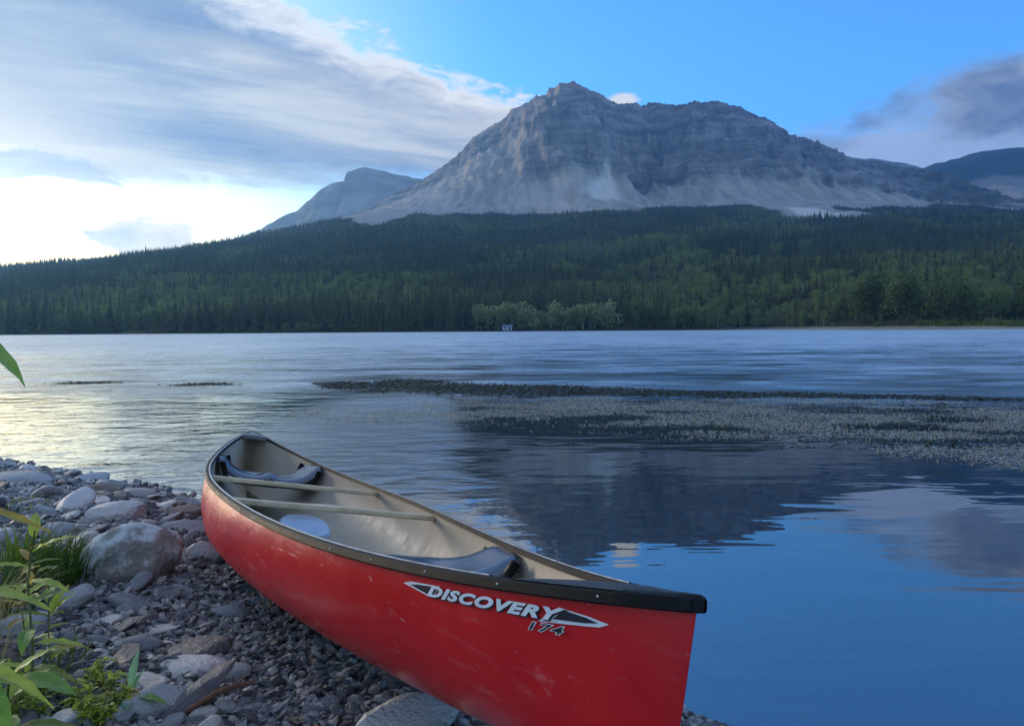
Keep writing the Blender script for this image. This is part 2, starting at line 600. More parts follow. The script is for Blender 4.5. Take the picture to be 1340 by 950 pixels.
def build_hill():
    xs = np.concatenate([np.linspace(-3600, -1300, 40), np.linspace(-1270, 1500, 280), np.linspace(1540, 4200, 40)])
    tau = np.concatenate([[-30, -12, -5, -2, 0, 1, 2, 4, 7, 12, 20, 32], np.linspace(45, 1500, 130), np.linspace(1540, 2300, 18)])
    X, TT = np.meshgrid(xs, tau, indexing='ij')
    Y = far_shore(X) + TT
    Z = hill_z(X, Y)
    me = grid_mesh("forested_hill", X, Y, Z, M_FLOOR)
    a = me.attributes.new('scree', 'FLOAT', 'POINT')
    sc = np.maximum(scree_patch(X, Y), 0.75 * np.clip((Y - tree_limit(X, Y) + 10) / 60, 0, 1))
    a.data.foreach_set('value', sc.ravel())
    b = me.attributes.new('sand', 'FLOAT', 'POINT')
    sd = np.clip((X - 110) / 30, 0, 1) * np.clip((5.5 - TT) / 2, 0, 1)
    b.data.foreach_set('value', sd.ravel())
    tag(obj("forested_hill", me), kind='structure')


def scree_patch(X, Y):
    """bare pale clearings below the cliffs"""
    def e(cx, cy, rx, ry):
        return np.clip(1.35 - np.sqrt(((X - cx) / rx) ** 2 + ((Y - cy) / ry) ** 2), 0, 1)
    s = e(665, 1660, 108, 240)
    s = np.maximum(s, e(842, 1840, 40, 35) * 0.9)
    s = np.maximum(s, e(600, 1850, 45, 25) * 0.7)
    s = np.maximum(s, e(265, 1800, 40, 130) * 0.8)
    s = np.maximum(s, e(900, 1720, 28, 22) * 0.7)
    s = np.maximum(s, e(-95, 1880, 40, 40) * 0.8)
    return s


build_hill()

# ------------------------------------------------------------------ the mountain
RIDGE = [(-1100, 150), (-900, 290), (-696, 402), (-514, 498), (-348, 590), (-242, 656), (-175, 731), (-145, 767), (-91, 797), (-6, 851), (6, 872),
         (91, 896), (136, 908), (143, 930), (185, 944), (230, 950), (268, 947), (312, 932), (370, 906), (412, 892), (544, 887), (696, 876),
         (771, 867), (786, 855), (922, 823), (992, 778), (1007, 753), (1119, 737), (1179, 701), (1240, 667), (1331, 639),
         (1452, 611), (1603, 568), (1754, 518), (1905, 481), (2208, 427), (2700, 330), (3200, 200)]


def build_mountain():
    xs = np.arange(-1150, 2900, 6.0)
    ys = np.concatenate([np.arange(1780, 2200, 10.0), np.arange(2200, 3010, 4.5), np.arange(3012, 3500, 30.0)])
    X, Y = np.meshgrid(xs, ys, indexing='ij')
    rx = np.array([p[0] for p in RIDGE], float); rz = np.array([p[1] for p in RIDGE], float)
    rz = rz - 20.0 * (rz / 960.0) ** 2
    wob = 6 * fbm(xs / 60, xs * 0, 3, 31)
    H = np.interp(xs + wob, rx, rz) + 4.5 * fbm(xs / 28, xs * 0 + 3, 3, 32) + 3 * fbm(xs / 9, xs * 0 + 1, 2, 33)
    H = H[:, None] * np.ones_like(Y)
    B = hill_z(X, np.full_like(X, 1880.0)) - 6
    Yr = 3000 + 0 * X
    Yt = 1880.0
    s = (Y - Yt) / (Yr - Yt)
    # broad buttresses, gullies running down the face
    wx = X + 60 * fbm(X / 300, Y / 300, 2, 45)
    but = ridged(wx / 330, Y / 1500 + 2.0, 3, 41)
    gul = ridged(wx / 95, Y / 620, 3, 42)
    fin = ridged(wx / 34, Y / 160, 3, 43)
    mid = np.clip(4 * s * (1 - s), 0, 1)
    # the buttress under the summit stands forward, the cirque to its right is set back
    big = 0.10 * np.exp(-((X - 170) / 150) ** 2) - 0.11 * np.exp(-((X - 430) / 120) ** 2) + 0.05 * np.exp(-((X - 760) / 170) ** 2)
    kx = np.clip((X + 190 + 60 * fbm(X / 90, Y / 90, 2, 47)) / 330, 0, 1)
    gul = gul * (0.3 + 0.7 * kx); fin = fin * (0.3 + 0.7 * kx)
    s2 = s + mid * (0.065 * but + 0.075 * gul + 0.034 * fin + big)
    # smooth talus on the left flank, cliffs to the right
    gl = np.interp(s2, [0, 0.3, 0.55, 0.72, 0.80, 0.86, 0.93, 1.0], [0, 0.19, 0.43, 0.62, 0.75, 0.82, 0.94, 1.0])
    gr = np.interp(s2, [0, 0.22, 0.40, 0.47, 0.53, 0.60, 0.66, 0.72, 0.78, 0.86, 0.90, 1.0],
                   [0, 0.10, 0.25, 0.38, 0.42, 0.55, 0.59, 0.73, 0.77, 0.90, 0.93, 1.0])
    g = gl * (1 - kx) + gr * kx
    Z = B + (H - B) * g
    # strata: ledges where the rock is steep
    steep = np.clip((s2 - 0.36) / 0.1, 0, 1) * (0.35 + 0.65 * kx) * (0.75 + 0.5 * fbm(X / 160, Y / 160, 2, 52))
    zz = Z + 22 * fbm(X / 240, Y / 200, 3, 51) + 0.04 * X
    for per, am in ((71.0, 0.26), (29.0, 0.20)):
        ph = zz / per
        fr = ph - np.floor(ph)
        st = (np.floor(ph) + np.clip((fr - 0.22) / 0.5, 0, 1)) * per
        Z = Z + am * steep * (st - zz)
    # couloir: a diagonal ramp coming down to the left into the talus cone
    xc = 430 + (s - 0.52) * 520
    Z = Z - 62 * np.exp(-((X - xc) / 30) ** 2) * np.clip((s - 0.42) / 0.08, 0, 1) * np.clip((0.93 - s) / 0.1, 0, 1)
    xc2 = 300 - (s - 0.6) * 200
    Z = Z - 20 * np.exp(-((X - xc2) / 22) ** 2) * np.clip((s - 0.5) / 0.08, 0, 1) * np.clip((0.9 - s) / 0.1, 0, 1)
    Z = Z + (11.0 * fbm(X / 30, Y / 30, 3, 61) + 8.0 * ridged(X / 17, Y / 30, 2, 63)) * steep
    Z = Z + 2.0 * fbm(X / 60, Y / 300, 2, 62) * np.clip(s * 6, 0, 1)
    Z = np.where(s > 1, H - (Y - 3000) * 0.6, Z)
    Z = np.where((s > 0.985) & (s <= 1), np.maximum(Z, H - 7), Z)
    Z = np.where(s < 0, B - 4 + s * 400, Z)
    me = grid_mesh("mountain", X, Y, Z, M_ROCKFACE, smooth=False)
    ev = np.clip((0.44 - s2) / 0.07 + 0.25 * but, 0, 1)
    lft = np.clip((0.80 - s2) / 0.10 + 0.25 * but, 0, 1) * np.clip((1 - kx) * 1.6, 0, 1)
    scr = np.clip(np.maximum(ev, lft), 0, 1)
    # runs of scree reach up the gullies
    scr = np.maximum(scr, 0.8 * np.clip(-gul - 0.15, 0, 1) * np.clip((0.62 - s2) / 0.1, 0, 1))
    a = me.attributes.new('scree', 'FLOAT', 'POINT')
    a.data.foreach_set('value', scr.ravel())
    hwid = np.clip((2330 - Y) * 0.26, 1, 70)
    pl = np.clip(1.4 - np.abs(X - 262 - (Y - 2150) * 0.20) / hwid, 0, 1) * np.clip((2330 - Y) / 60, 0, 1) * np.clip((Y - 1990) / 90, 0, 1) * 0.9
    b = me.attributes.new('pale', 'FLOAT', 'POINT')
    b.data.foreach_set('value', pl.ravel())
    tf = np.clip((X - 950) / 450, 0, 1) * 0.75 + 0.9 * np.clip((s2 - 0.90) / 0.06, 0, 1) * np.clip((X - 330) / 80, 0, 1)
    tf = np.maximum(tf, 0.55 * np.clip((0.16 - s) / 0.16, 0, 1))
    c_ = me.attributes.new('turf', 'FLOAT', 'POINT')
    c_.data.foreach_set('value', np.clip(tf, 0, 1).ravel())
    tag(obj("mountain", me), kind='structure')


build_mountain()


def build_range(name, prof, y_r, y_f, mat, seed, y_back=700, base=0.25, cliff=0.5):
    px_ = np.array([p[0] for p in prof], float); pz_ = np.array([p[1] for p in prof], float)
    xs = np.linspace(px_[0], px_[-1], 240)
    ys = np.concatenate([np.linspace(y_f, y_r, 90), np.linspace(y_r + 40, y_r + y_back, 12)])
    X, Y = np.meshgrid(xs, ys, indexing='ij')
    H = (np.interp(xs, px_, pz_) + 9 * fbm(xs / 60, xs * 0, 4, seed))[:, None] * np.ones_like(Y)
    s = (Y - y_f) / (y_r - y_f)
    s2 = s + np.clip(4 * s * (1 - s), 0, 1) * (0.08 * ridged(X / 300, Y / 900, 4, seed + 3))
    g = np.interp(s2, [0, 0.5, 0.7, 0.82, 0.9, 1], [0, 0.42, 0.6, 0.6 + 0.5 * cliff * 0.6, 0.94, 1])
    B = H * base
    Z = B + (H - B) * g + 9 * fbm(X / 50, Y / 50, 3, seed + 7) * np.clip((1 - s) * 8, 0, 1)
    Z = np.where(s > 1, H - (Y - y_r) * 0.5, Z)
    tag(obj(name, grid_mesh(name, X, Y, Z, mat)), kind='structure')


build_range("far_peak", [(-2300, 120), (-1900, 300), (-1604, 450), (-1387, 579), (-1170, 686), (-1019, 815), (-997, 827), (-905, 843), (-888, 896), (-824, 914),
                         (-694, 886), (-498, 850), (-303, 831), (43, 742), (303, 567), (700, 400)], 4300, 3100, M_FARPEAK, 71)
build_range("far_plateau", [(900, 500), (1344, 863), (1604, 955), (1864, 957), (2081, 936), (2319, 891), (2557, 811), (2904, 713), (3400, 500)],
            4300, 3400, M_FARHILL, 81)
build_range("far_hill", [(1500, 430), (1762, 620), (1877, 689), (1992, 746), (2049, 787), (2145, 817), (2298, 859), (2567, 887),
                         (2873, 904), (3256, 863), (3754, 745), (4400, 560)], 3800, 2500, M_FARGREEN, 91)

# ------------------------------------------------------------------ lake bed, near shore
def mat_shore():
    m_, t, bs = material("shore_gravel_ground")
    P = wpos(t)
    z = t.xyz(P)[2]
    n1 = t.noise(P, 9.0, 6, 0.65)
    vor = t.node('ShaderNodeTexVoronoi')
    t.put(vor.inputs['Vector'], P)
    vor.inputs['Scale'].default_value = 42.0
    cellc = t.xyz(vor.outputs['Color'])[0]
    peb = t.ramp(t.add(t.mul(cellc, 0.7), t.mul(n1, 0.3)), [(0.15, (0.05, 0.05, 0.055)), (0.5, (0.12, 0.12, 0.125)), (0.8, (0.24, 0.235, 0.235)), (0.95, (0.36, 0.355, 0.35))])
    wet = t.smooth(z, 0.03, -0.01)
    peb = t.mix(wet, peb, t.mix(1.0, peb, (0.55, 0.50, 0.42), 'MULTIPLY'))
    mud = t.smooth(t.add(z, t.mul(n1, 0.12)), -0.02, -0.30)
    col = t.mix(mud, peb, t.mix(n1, (0.030, 0.030, 0.024), (0.055, 0.052, 0.040)))
    t.put(bs.inputs['Base Color'], col)
    t.put(bs.inputs['Roughness'], t.lin(wet, 0, 1, 0.85, 0.35))
    h = t.m('SUBTRACT', 1.0, vor.outputs['Distance'])
    t.put(bs.inputs['Normal'], t.bump(t.add(h, t.mul(n1, 0.4)), 0.9, 0.012))
    return m_


M_SHORE = mat_shore()


def build_near_ground():
    xs = np.concatenate([np.linspace(-60, -8, 40), np.linspace(-7.9, 4, 190), np.linspace(4.3, 60, 40)])
    ys = np.concatenate([np.linspace(-30, -1, 25), np.linspace(-0.9, 9, 170), np.linspace(9.3, 45, 40)])
    X, Y = np.meshgrid(xs, ys, indexing='ij')
    Z = gz(X, Y)
    me = grid_mesh("shore_ground", X, Y, Z, M_SHORE)
    tag(obj("shore_ground", me), kind='structure')
    V = [(-4600, 40, -3.0), (4600, 40, -3.0), (4600, 700, -3.0), (-4600, 700, -3.0),
         (-4600, -550, -3.0), (4600, -550, -3.0)]
    me = mesh_np("lake_bed", V, [(0, 1, 2, 3), (4, 5, 1, 0)], plain("lake_bed_mud", (0.03, 0.03, 0.025), 1.0, 0.1))
    tag(obj("lake_bed", me), kind='structure')


build_near_ground()


# ------------------------------------------------------------------ water
def mat_water():
    m_ = bpy.data.materials.new("lake_water")
    m_.use_nodes = True
    t = NT(m_.node_tree)
    t.n.clear()
    out = t.node('ShaderNodeOutputMaterial')
    P = wpos(t)
    x, y, z = t.xyz(P)
    # wind ripples out on the lake; the weed bed keeps the bay behind it calm
    bend = t.noise(t.vscale(P, (0.25, 0.25, 1)), 1.0, 2)
    yy = t.add(y, t.add(t.mul(x, 0.22), t.mul(t.sub(bend, 0.5), 3.0)))
    open_ = t.smooth(yy, 10.0, 15.0)
    left = t.mul(t.smooth(t.add(t.add(x, t.mul(y, 0.12)), t.mul(t.sub(bend, 0.5), 1.2)), 1.0, 0.1), t.smooth(yy, 3.6, 6.5))
    open_ = t.m('MAXIMUM', open_, t.mul(left, t.smooth(x, -4.2, -2.2, 0.28, 1.0)))
    gust = t.noise(t.vec(t.mul(x, 0.05), t.mul(y, 0.025), 0), 1.0, 4, 0.6)
    w1 = t.noise(t.vec(t.mul(x, 1.5), t.mul(y, 2.6), 0.0), 1.0, 4, 0.55, 0.4)
    w2 = t.noise(t.vec(t.mul(x, 5.0), t.mul(y, 8.5), 7.0), 1.0, 3, 0.5, 0.3)
    w0 = t.noise(t.vec(t.mul(x, 0.45), t.mul(y, 0.85), 3.0), 1.0, 3, 0.5, 0.4)
    wf = t.noise(t.vec(t.mul(x, 0.11), t.mul(y, 0.20), 5.0), 1.0, 3, 0.5, 0.3)
    far = t.smooth(y, 14.0, 70.0)
    hi = t.add(t.mul(w1, 0.055), t.add(t.mul(w2, 0.008), t.add(t.mul(w0, t.lin(t.smooth(y, 9.0, 16.0), 0, 1, 0.03, 0.20)), t.mul(wf, t.mul(far, 0.5)))))
    amp = t.mul(open_, t.smooth(gust, 0.25, 0.7, 0.6, 1.2))
    calm = t.noise(t.vec(t.mul(x, 1.0), t.mul(y, 3.4), 1.0), 1.0, 2, 0.45, 0.4)
    h = t.add(t.mul(hi, amp), t.mul(calm, 0.0035))
    nrm = t.bump(h, 1.0, 1.0)
    fr = t.node('ShaderNodeFresnel')
    t.put(fr.inputs['IOR'], t.lin(open_, 0, 1, 3.2, 2.8))
    t.put(fr.inputs['Normal'], nrm)
    gl = t.node('ShaderNodeBsdfGlossy')
    gl.inputs['Color'].default_value = (0.97, 0.985, 1.0, 1)
    # cat's-paws: patches and lines where the wind roughens the surface more or less
    paws = t.noise(t.vec(t.mul(x, 0.10), t.mul(y, 0.34), 9.0), 1.0, 4, 0.6, 0.3)
    pat = t.add(t.mul(t.sub(paws, 0.5), 0.55), t.mul(t.sub(w0, 0.5), 0.45))
    ro = t.add(t.lin(t.smooth(open_, 0.2, 1.0), 0, 1, 0.012, 0.22), t.mul(far, 0.14))
    ro = t.add(ro, t.mul(t.mul(pat, open_), t.smooth(y, 10.0, 16.0)))
    t.put(gl.inputs['Roughness'], t.m('MINIMUM', t.m('MAXIMUM', ro, 0.012), 0.5))
    t.put(gl.inputs['Normal'], nrm)
    tr = t.node('ShaderNodeBsdfTransparent')
    tr.inputs[0].default_value = (0.72, 0.80, 0.76, 1)
    mx = t.node('ShaderNodeMixShader')
    t.l.new(fr.outputs[0], mx.inputs[0])
    t.l.new(tr.outputs[0], mx.inputs[1])
    t.l.new(gl.outputs[0], mx.inputs[2])
    t.l.new(mx.outputs[0], out.inputs[0])
    return m_


def build_water():
    xs = np.array([-4600, -600, -60, -12, 12, 60, 600, 4600.0])
    ys = np.array([-550, -60, -10, 0, 10, 40, 120, 300, 640.0])
    X, Y = np.meshgrid(xs, ys, indexing='ij')
    tag(obj("lake_water", grid_mesh("lake_water", X, Y, X * 0, mat_water())), kind='structure')


build_water()


# ------------------------------------------------------------------ trees on the far shore
def conifer(h, r, seed, levels=12, per=7):
    rng = random.Random(seed)
    V, F = tube([(0, 0, -0.6), (0, 0, h * 0.45), (0, 0, h * 0.96)], [h * 0.013 + 0.05, h * 0.008 + 0.03, 0.02], 5)
    CV, CF = [], []
    z0 = h * rng.uniform(0.06, 0.16)
    for i in range(levels):
        f = i / (levels - 1)
        zz = z0 + (h * 0.96 - z0) * f
        rr = r * (1 - f) ** 0.8 * rng.uniform(0.75, 1.15) + 0.12
        a0 = rng.uniform(0, 6.28)
        for k in range(per):
            if rng.random() < 0.08:
                continue
            a = a0 + 6.283 * k / per + rng.uniform(-0.3, 0.3)
            L_ = rr * rng.uniform(0.65, 1.2)
            dr = L_ * rng.uniform(0.3, 0.7) + 0.25
            wv = L_ * 0.34 + 0.12
            ca_, sa_ = math.cos(a), math.sin(a)
            b = len(CV)
            CV += [(0, 0, zz + 0.25 + 0.03 * h * (1 - f)), (ca_ * L_ * .6 - sa_ * wv, sa_ * L_ * .6 + ca_ * wv, zz - dr * .75),
                   (ca_ * L_, sa_ * L_, zz - dr * .6), (ca_ * L_ * .6 + sa_ * wv, sa_ * L_ * .6 - ca_ * wv, zz - dr * .75)]
            CF += [(b, b + 1, b + 2), (b, b + 2, b + 3)]
    b = len(CV)
    CV += [(0, 0, h), (0.22, 0, h * .93), (-.12, .2, h * .93), (-.12, -.2, h * .93)]
    CF += [(b, b + 1, b + 2), (b, b + 2, b + 3), (b, b + 3, b + 1)]
    return V, F, CV, CF


def broadleaf(h, r, seed, n=420, leaf=0.75, low=0.2, lobes=7):
    rng = random.Random(seed)
    V, F = tube([(0, 0, -0.6), (rng.uniform(-.2, .2), 0, h * 0.35), (rng.uniform(-.5, .5), rng.uniform(-.5, .5), h * 0.7)],
                [h * 0.016 + .03, h * 0.012, 0.03], 6)
    lob = []
    for i in range(lobes):
        a = rng.uniform(0, 6.28); q = rng.uniform(0.1, 0.62) * r
        zc = rng.uniform(low + 0.15, 0.80) * h
        lr = r * rng.uniform(0.38, 0.62)
        lob.append((q * math.cos(a), q * math.sin(a), zc, lr, min(lr * rng.uniform(0.7, 1.0), h * 0.28)))
        vv, ff = tube([(0, 0, h * rng.uniform(.2, .4)), (q * math.cos(a) * .8, q * math.sin(a) * .8, zc)], [0.10, 0.03], 4)
        o_ = len(V); V += vv; F += [tuple(i_ + o_ for i_ in f) for f in ff]
    lob.append((0, 0, h * 0.78, r * 0.5, h * 0.2))
    CV, CF = [], []
    for i in range(n):
        cx, cy_, cz, lr, lh = rng.choice(lob)
        d = Vector((rng.gauss(0, 1), rng.gauss(0, 1), rng.gauss(0, 1))).normalized() * rng.uniform(0.55, 1.05)
        p = Vector((cx + d.x * lr, cy_ + d.y * lr, cz + d.z * lh))
        u = Vector((rng.gauss(0, 1), rng.gauss(0, 1), rng.gauss(0, .6))).normalized()
        v = u.cross(Vector((rng.gauss(0, 1), rng.gauss(0, 1), rng.gauss(0, 1)))).normalized()
        s = leaf * rng.uniform(0.6, 1.3)
        b = len(CV)
        CV += [tuple(p - u * s * .5), tuple(p + v * s * .35), tuple(p + u * s * .5), tuple(p - v * s * .35)]
        CF.append((b, b + 1, b + 2, b + 3))
    return V, F, CV, CF


proto_col = bpy.data.collections.new("forest_kinds")     # sources for the forest mass, not in the scene


def merged_proto(name, parts, bark, leafm):
    V, F, CV, CF = parts
    o_ = len(V)
    me = bpy.data.meshes.new(name)
    me.from_pydata(V + CV, [], F + [tuple(i + o_ for i in f) for f in CF])
    me.materials.append(bark); me.materials.append(leafm)
    me.polygons.foreach_set('material_index', [0] * len(F) + [1] * len(CF))
    o = bpy.data.objects.new(name, me)
    proto_col.objects.link(o)
    return o


CONIFERS = [conifer(1.0 * h, r, 100 + i, lv) for i, (h, r, lv) in enumerate([(17, 2.3, 13), (20, 2.6, 14), (15, 2.5, 11), (22, 2.4, 15), (13, 2.2, 10)])]
BROADS = [broadleaf(11, 4.2, 200 + i, 420, 0.75, 0.02) for i in range(3)]
for i, p in enumerate(CONIFERS):
    merged_proto("forest_kind_%d" % i, p, M_BARK, M_NEEDLE)
for i, p in enumerate(BROADS):
    merged_proto("forest_kind_%d" % (5 + i), p, M_PALEBARK, M_BROAD)


def scatter_object(name, pts, scl, rot, idx, coll, tilt=None):
    """one object holding a mass that nobody could count: points that carry instances"""
    me = bpy.data.meshes.new(name)
    me.vertices.add(len(pts))
    me.vertices.foreach_set('co', np.asarray(pts, float).ravel())
    a = me.attributes.new('scl', 'FLOAT_VECTOR', 'POINT')
    a.data.foreach_set('vector', np.asarray(scl, float).ravel())
    a = me.attributes.new('rot', 'FLOAT_VECTOR', 'POINT')
    a.data.foreach_set('vector', np.asarray(rot, float).ravel())
    a = me.attributes.new('idx', 'INT', 'POINT')
    a.data.foreach_set('value', np.asarray(idx, int))
    o = obj(name, me)
    ng = bpy.data.node_groups.new(name + "_nodes", 'GeometryNodeTree')
    ng.interface.new_socket("Geometry", in_out='INPUT', socket_type='NodeSocketGeometry')
    ng.interface.new_socket("Geometry", in_out='OUTPUT', socket_type='NodeSocketGeometry')
    N = ng.nodes
    gi, go = N.new('NodeGroupInput'), N.new('NodeGroupOutput')
    iop = N.new('GeometryNodeInstanceOnPoints')
    ci = N.new('GeometryNodeCollectionInfo')
    ci.inputs['Collection'].default_value = coll
    ci.inputs['Separate Children'].default_value = True
    ci.inputs['Reset Children'].default_value = True
    iop.inputs['Pick Instance'].default_value = True
    def named(nm, ty):
        nd = N.new('GeometryNodeInputNamedAttribute')
        nd.data_type = ty
        nd.inputs['Name'].default_value = nm
        return nd.outputs['Attribute']
    e2r = N.new('FunctionNodeEulerToRotation')
    ng.links.new(named('rot', 'FLOAT_VECTOR'), e2r.inputs[0])
    ng.links.new(gi.outputs[0], iop.inputs['Points'])
    ng.links.new(ci.outputs[0], iop.inputs['Instance'])
    ng.links.new(named('idx', 'INT'), iop.inputs['Instance Index'])
    ng.links.new(e2r.outputs[0], iop.inputs['Rotation'])
    ng.links.new(named('scl', 'FLOAT_VECTOR'), iop.inputs['Scale'])
    ng.links.new(iop.outputs[0], go.inputs[0])
    md = o.modifiers.new("scatter", 'NODES')
    md.node_group = ng
    return o


def build_forest():
    rng = np.random.default_rng(11)
    P = []
    # jittered rows, denser in front
    bands = [(430, 560, 4.6), (560, 800, 6.0), (800, 1250, 7.6), (1250, 1990, 9.6)]
    for (ya, yb, sp) in bands:
        ny = int((yb - ya) / sp)
        for j in range(ny):
            y = ya + (j + 0.5) * sp
            half = 0.80 * y + 60
            nx = int(2 * half / sp)
            x = -half + (np.arange(nx) + 0.5) * sp
            P.append(np.stack([x + rng.uniform(-.48, .48, nx) * sp, y + rng.uniform(-.48, .48, nx) * sp], -1))
    # right-hand point of land, nearer than the rest
    nx = 2200
    xr = rng.uniform(110, 420, nx); P.append(np.stack([xr, rng.uniform(215, 432, nx)], -1))
    P = np.concatenate(P)
    x, y = P[:, 0], P[:, 1]
    tau = y - far_shore(x)
    keep = tau > 16
    keep &= scree_patch(x, y) < 0.30 + 0.3 * rng.random(len(x))
    # the treeline frays out under the talus
    lim = tree_limit(x, y)
    keep &= y < lim + rng.uniform(-25, 25, len(x))
    # thinner patches and old clearings
    dens = fbm(x / 130, y / 130, 3, 79)
    keep &= ~((dens < -0.38) & (rng.random(len(x)) < 0.55))
    x, y = x[keep], y[keep]
    z = hill_z(x, y) - 0.2
    n = len(x)
    idx = rng.integers(0, 5, n)
    dec = fbm(x / 110, y / 150, 3, 88) + 0.30 * np.exp(-((x - 215) / 160) ** 2) * np.exp(-((y - 950) / 330) ** 2)
    isb = (dec > 0.10) & (rng.random(n) < 0.7) & (x > -450)
    isb |= (dec > 0.42) & (rng.random(n) < 0.4)
    isb |= (x > 112) & (y < 440) & (rng.random(n) < 0.6)
    idx = np.where(isb, rng.integers(5, 8, n), idx)
    s = (0.36 + 0.66 * rng.random(n) ** 0.9) * np.where(y > 1600, 0.70, 1.0) * np.where(y > 1000, 0.85, 1.0) * (1 + 0.25 * fbm(x / 60, y / 60, 2, 90))
    w_ = s * rng.uniform(.9, 1.5, n)
    scl = np.stack([w_, w_ * rng.uniform(.9, 1.1, n), s], -1)
    rot = np.zeros((n, 3)); rot[:, 2] = rng.uniform(0, 6.283, n)
    o = scatter_object("hillside_forest", np.stack([x, y, z], -1), scl, rot, idx, proto_col)
    tag(o, "mass of conifers and some leafy trees covering the hillside below the mountain", "forest", kind='stuff')
    print("forest trees", n)


build_forest()


def tree_meshes(name, parts, bark, leafm):
    V, F, CV, CF = parts
    return (mesh_np(name + "_trunk", V, F, bark), mesh_np(name + "_crown", CV, CF, leafm))


def place_tree(name, meshes, x, y, s, rz, label, cat, group, sx=1.0):
    e = empty(name, (x, y, float(hill_z(x, y)) - 0.1), (0, 0, rz))
    e.scale = (s * sx, s * sx, s)
    obj("trunk", meshes[0], e)
    obj("crown", meshes[1], e)
    tag(e, label, cat, group)
    return e


CON_M = [tree_meshes("conifer", p, M_BARK, M_NEEDLE) for p in CONIFERS]
BRO_M = [tree_meshes("broadleaf", p, M_PALEBARK, M_SHOREBROAD) for p in BROADS]
WIL_M = [tree_meshes("willow", broadleaf(7, 3.6, 300 + i, 380, 0.6, 0.05), M_PALEBARK, M_WILLOW) for i in range(3)]
BIG_M = [tree_meshes("cottonwood", broadleaf(20, 7.5, 400 + i, 1500, 0.85, 0.05, 13), M_BARK, M_DARKBROAD) for i in range(3)]
BUSH_M = [tree_meshes("bush", broadleaf(4, 2.4, 500 + i, 260, 0.45, 0.0), M_BARK, M_SHOREBROAD) for i in range(3)]


def build_shore_trees():
    rng = random.Random(5)
    n = 0
    x = -345.0
    while n < 300:
        # the willow thicket and the open bank on the right stay free of conifers in front
        x = rng.uniform(-345, 150)
        dy = rng.choice([3, 5, 8, 11, 14]) + rng.uniform(-1.5, 1.5)
        if -22 < x < 58 and dy < 9: continue
        if x > 95 and dy < 12: continue
        if -135 < x < -105 and dy < 6: continue
        y = float(far_shore(x)) + dy
        k = rng.randrange(5)
        place_tree("conifer_tree", CON_M[k], x, y, rng.uniform(0.5, 1.15), rng.uniform(0, 6.28),
                   "dark green conifer in the front rows of forest along the far lake shore", "conifer",
                   "conifers along the far lake shore", rng.uniform(.85, 1.15))
        n += 1
    for i in range(30):       # pale green willows
        x = rng.uniform(-20, 56)
        y = float(far_shore(x)) + rng.uniform(3.0, 8.5)
        place_tree("willow_tree", WIL_M[i % 3], x, y, rng.uniform(1.35, 2.3), rng.uniform(0, 6.28),
                   "pale green willow in the light thicket by the blue shed on far shore", "willow", "willows in the far thicket")
    for i in range(8):
        x = rng.uniform(-136, -102)
        y = float(far_shore(x)) + rng.uniform(2, 5)
        place_tree("shore_bush", BUSH_M[i % 3], x, y, rng.uniform(0.8, 1.3), rng.uniform(0, 6.28),
                   "low grey-green bush in a gap before the dark conifers of far shore", "bush", "bushes before the far conifers")
    for i in range(34):
        x = rng.uniform(84, 150)
        y = float(far_shore(x)) + rng.uniform(3, 13)
        place_tree("leafy_tree", BRO_M[i % 3], x, y, rng.uniform(0.6, 1.15), rng.uniform(0, 6.28),
                   "mid green leafy tree in the row between the conifers and dark cottonwoods on far shore", "tree", "leafy trees on the far shore")
    for i, (x, dy, s) in enumerate([(156, 9, 1.05), (162.5, 8, 1.15), (169, 8.5, 1.12), (160, 18, 1.2), (174, 10, 1.0), (167, 20, 1.2)]):
        place_tree("cottonwood_tree", BIG_M[i % 3], x, float(far_shore(x)) + dy, s, rng.uniform(0, 6.28),
                   "tall dark rounded cottonwood in the clump on the sandy point", "cottonwood", "cottonwoods on the sandy point")
    place_tree("cottonwood_tree", BIG_M[0], 190.5, 275, 1.1, 1.0,
               "tall green cottonwood standing apart over the bright grass beyond sandy point", "cottonwood", None)
    place_tree("cottonwood_tree", BIG_M[1], 200.5, 272, 1.2, 2.0,
               "tallest cottonwood farthest along the shore past the bright grass", "cottonwood", None)
    for i in range(12):
        x = rng.uniform(146, 186)
        y = float(far_shore(x)) + rng.uniform(3.5, 6.5)
        place_tree("shore_bush", BUSH_M[i % 3], x, y, rng.uniform(0.4, 0.85), rng.uniform(0, 6.28),
                   "small green bush on the sandy bank in front of cottonwoods", "bush", "bushes on the sandy point")


build_shore_trees()


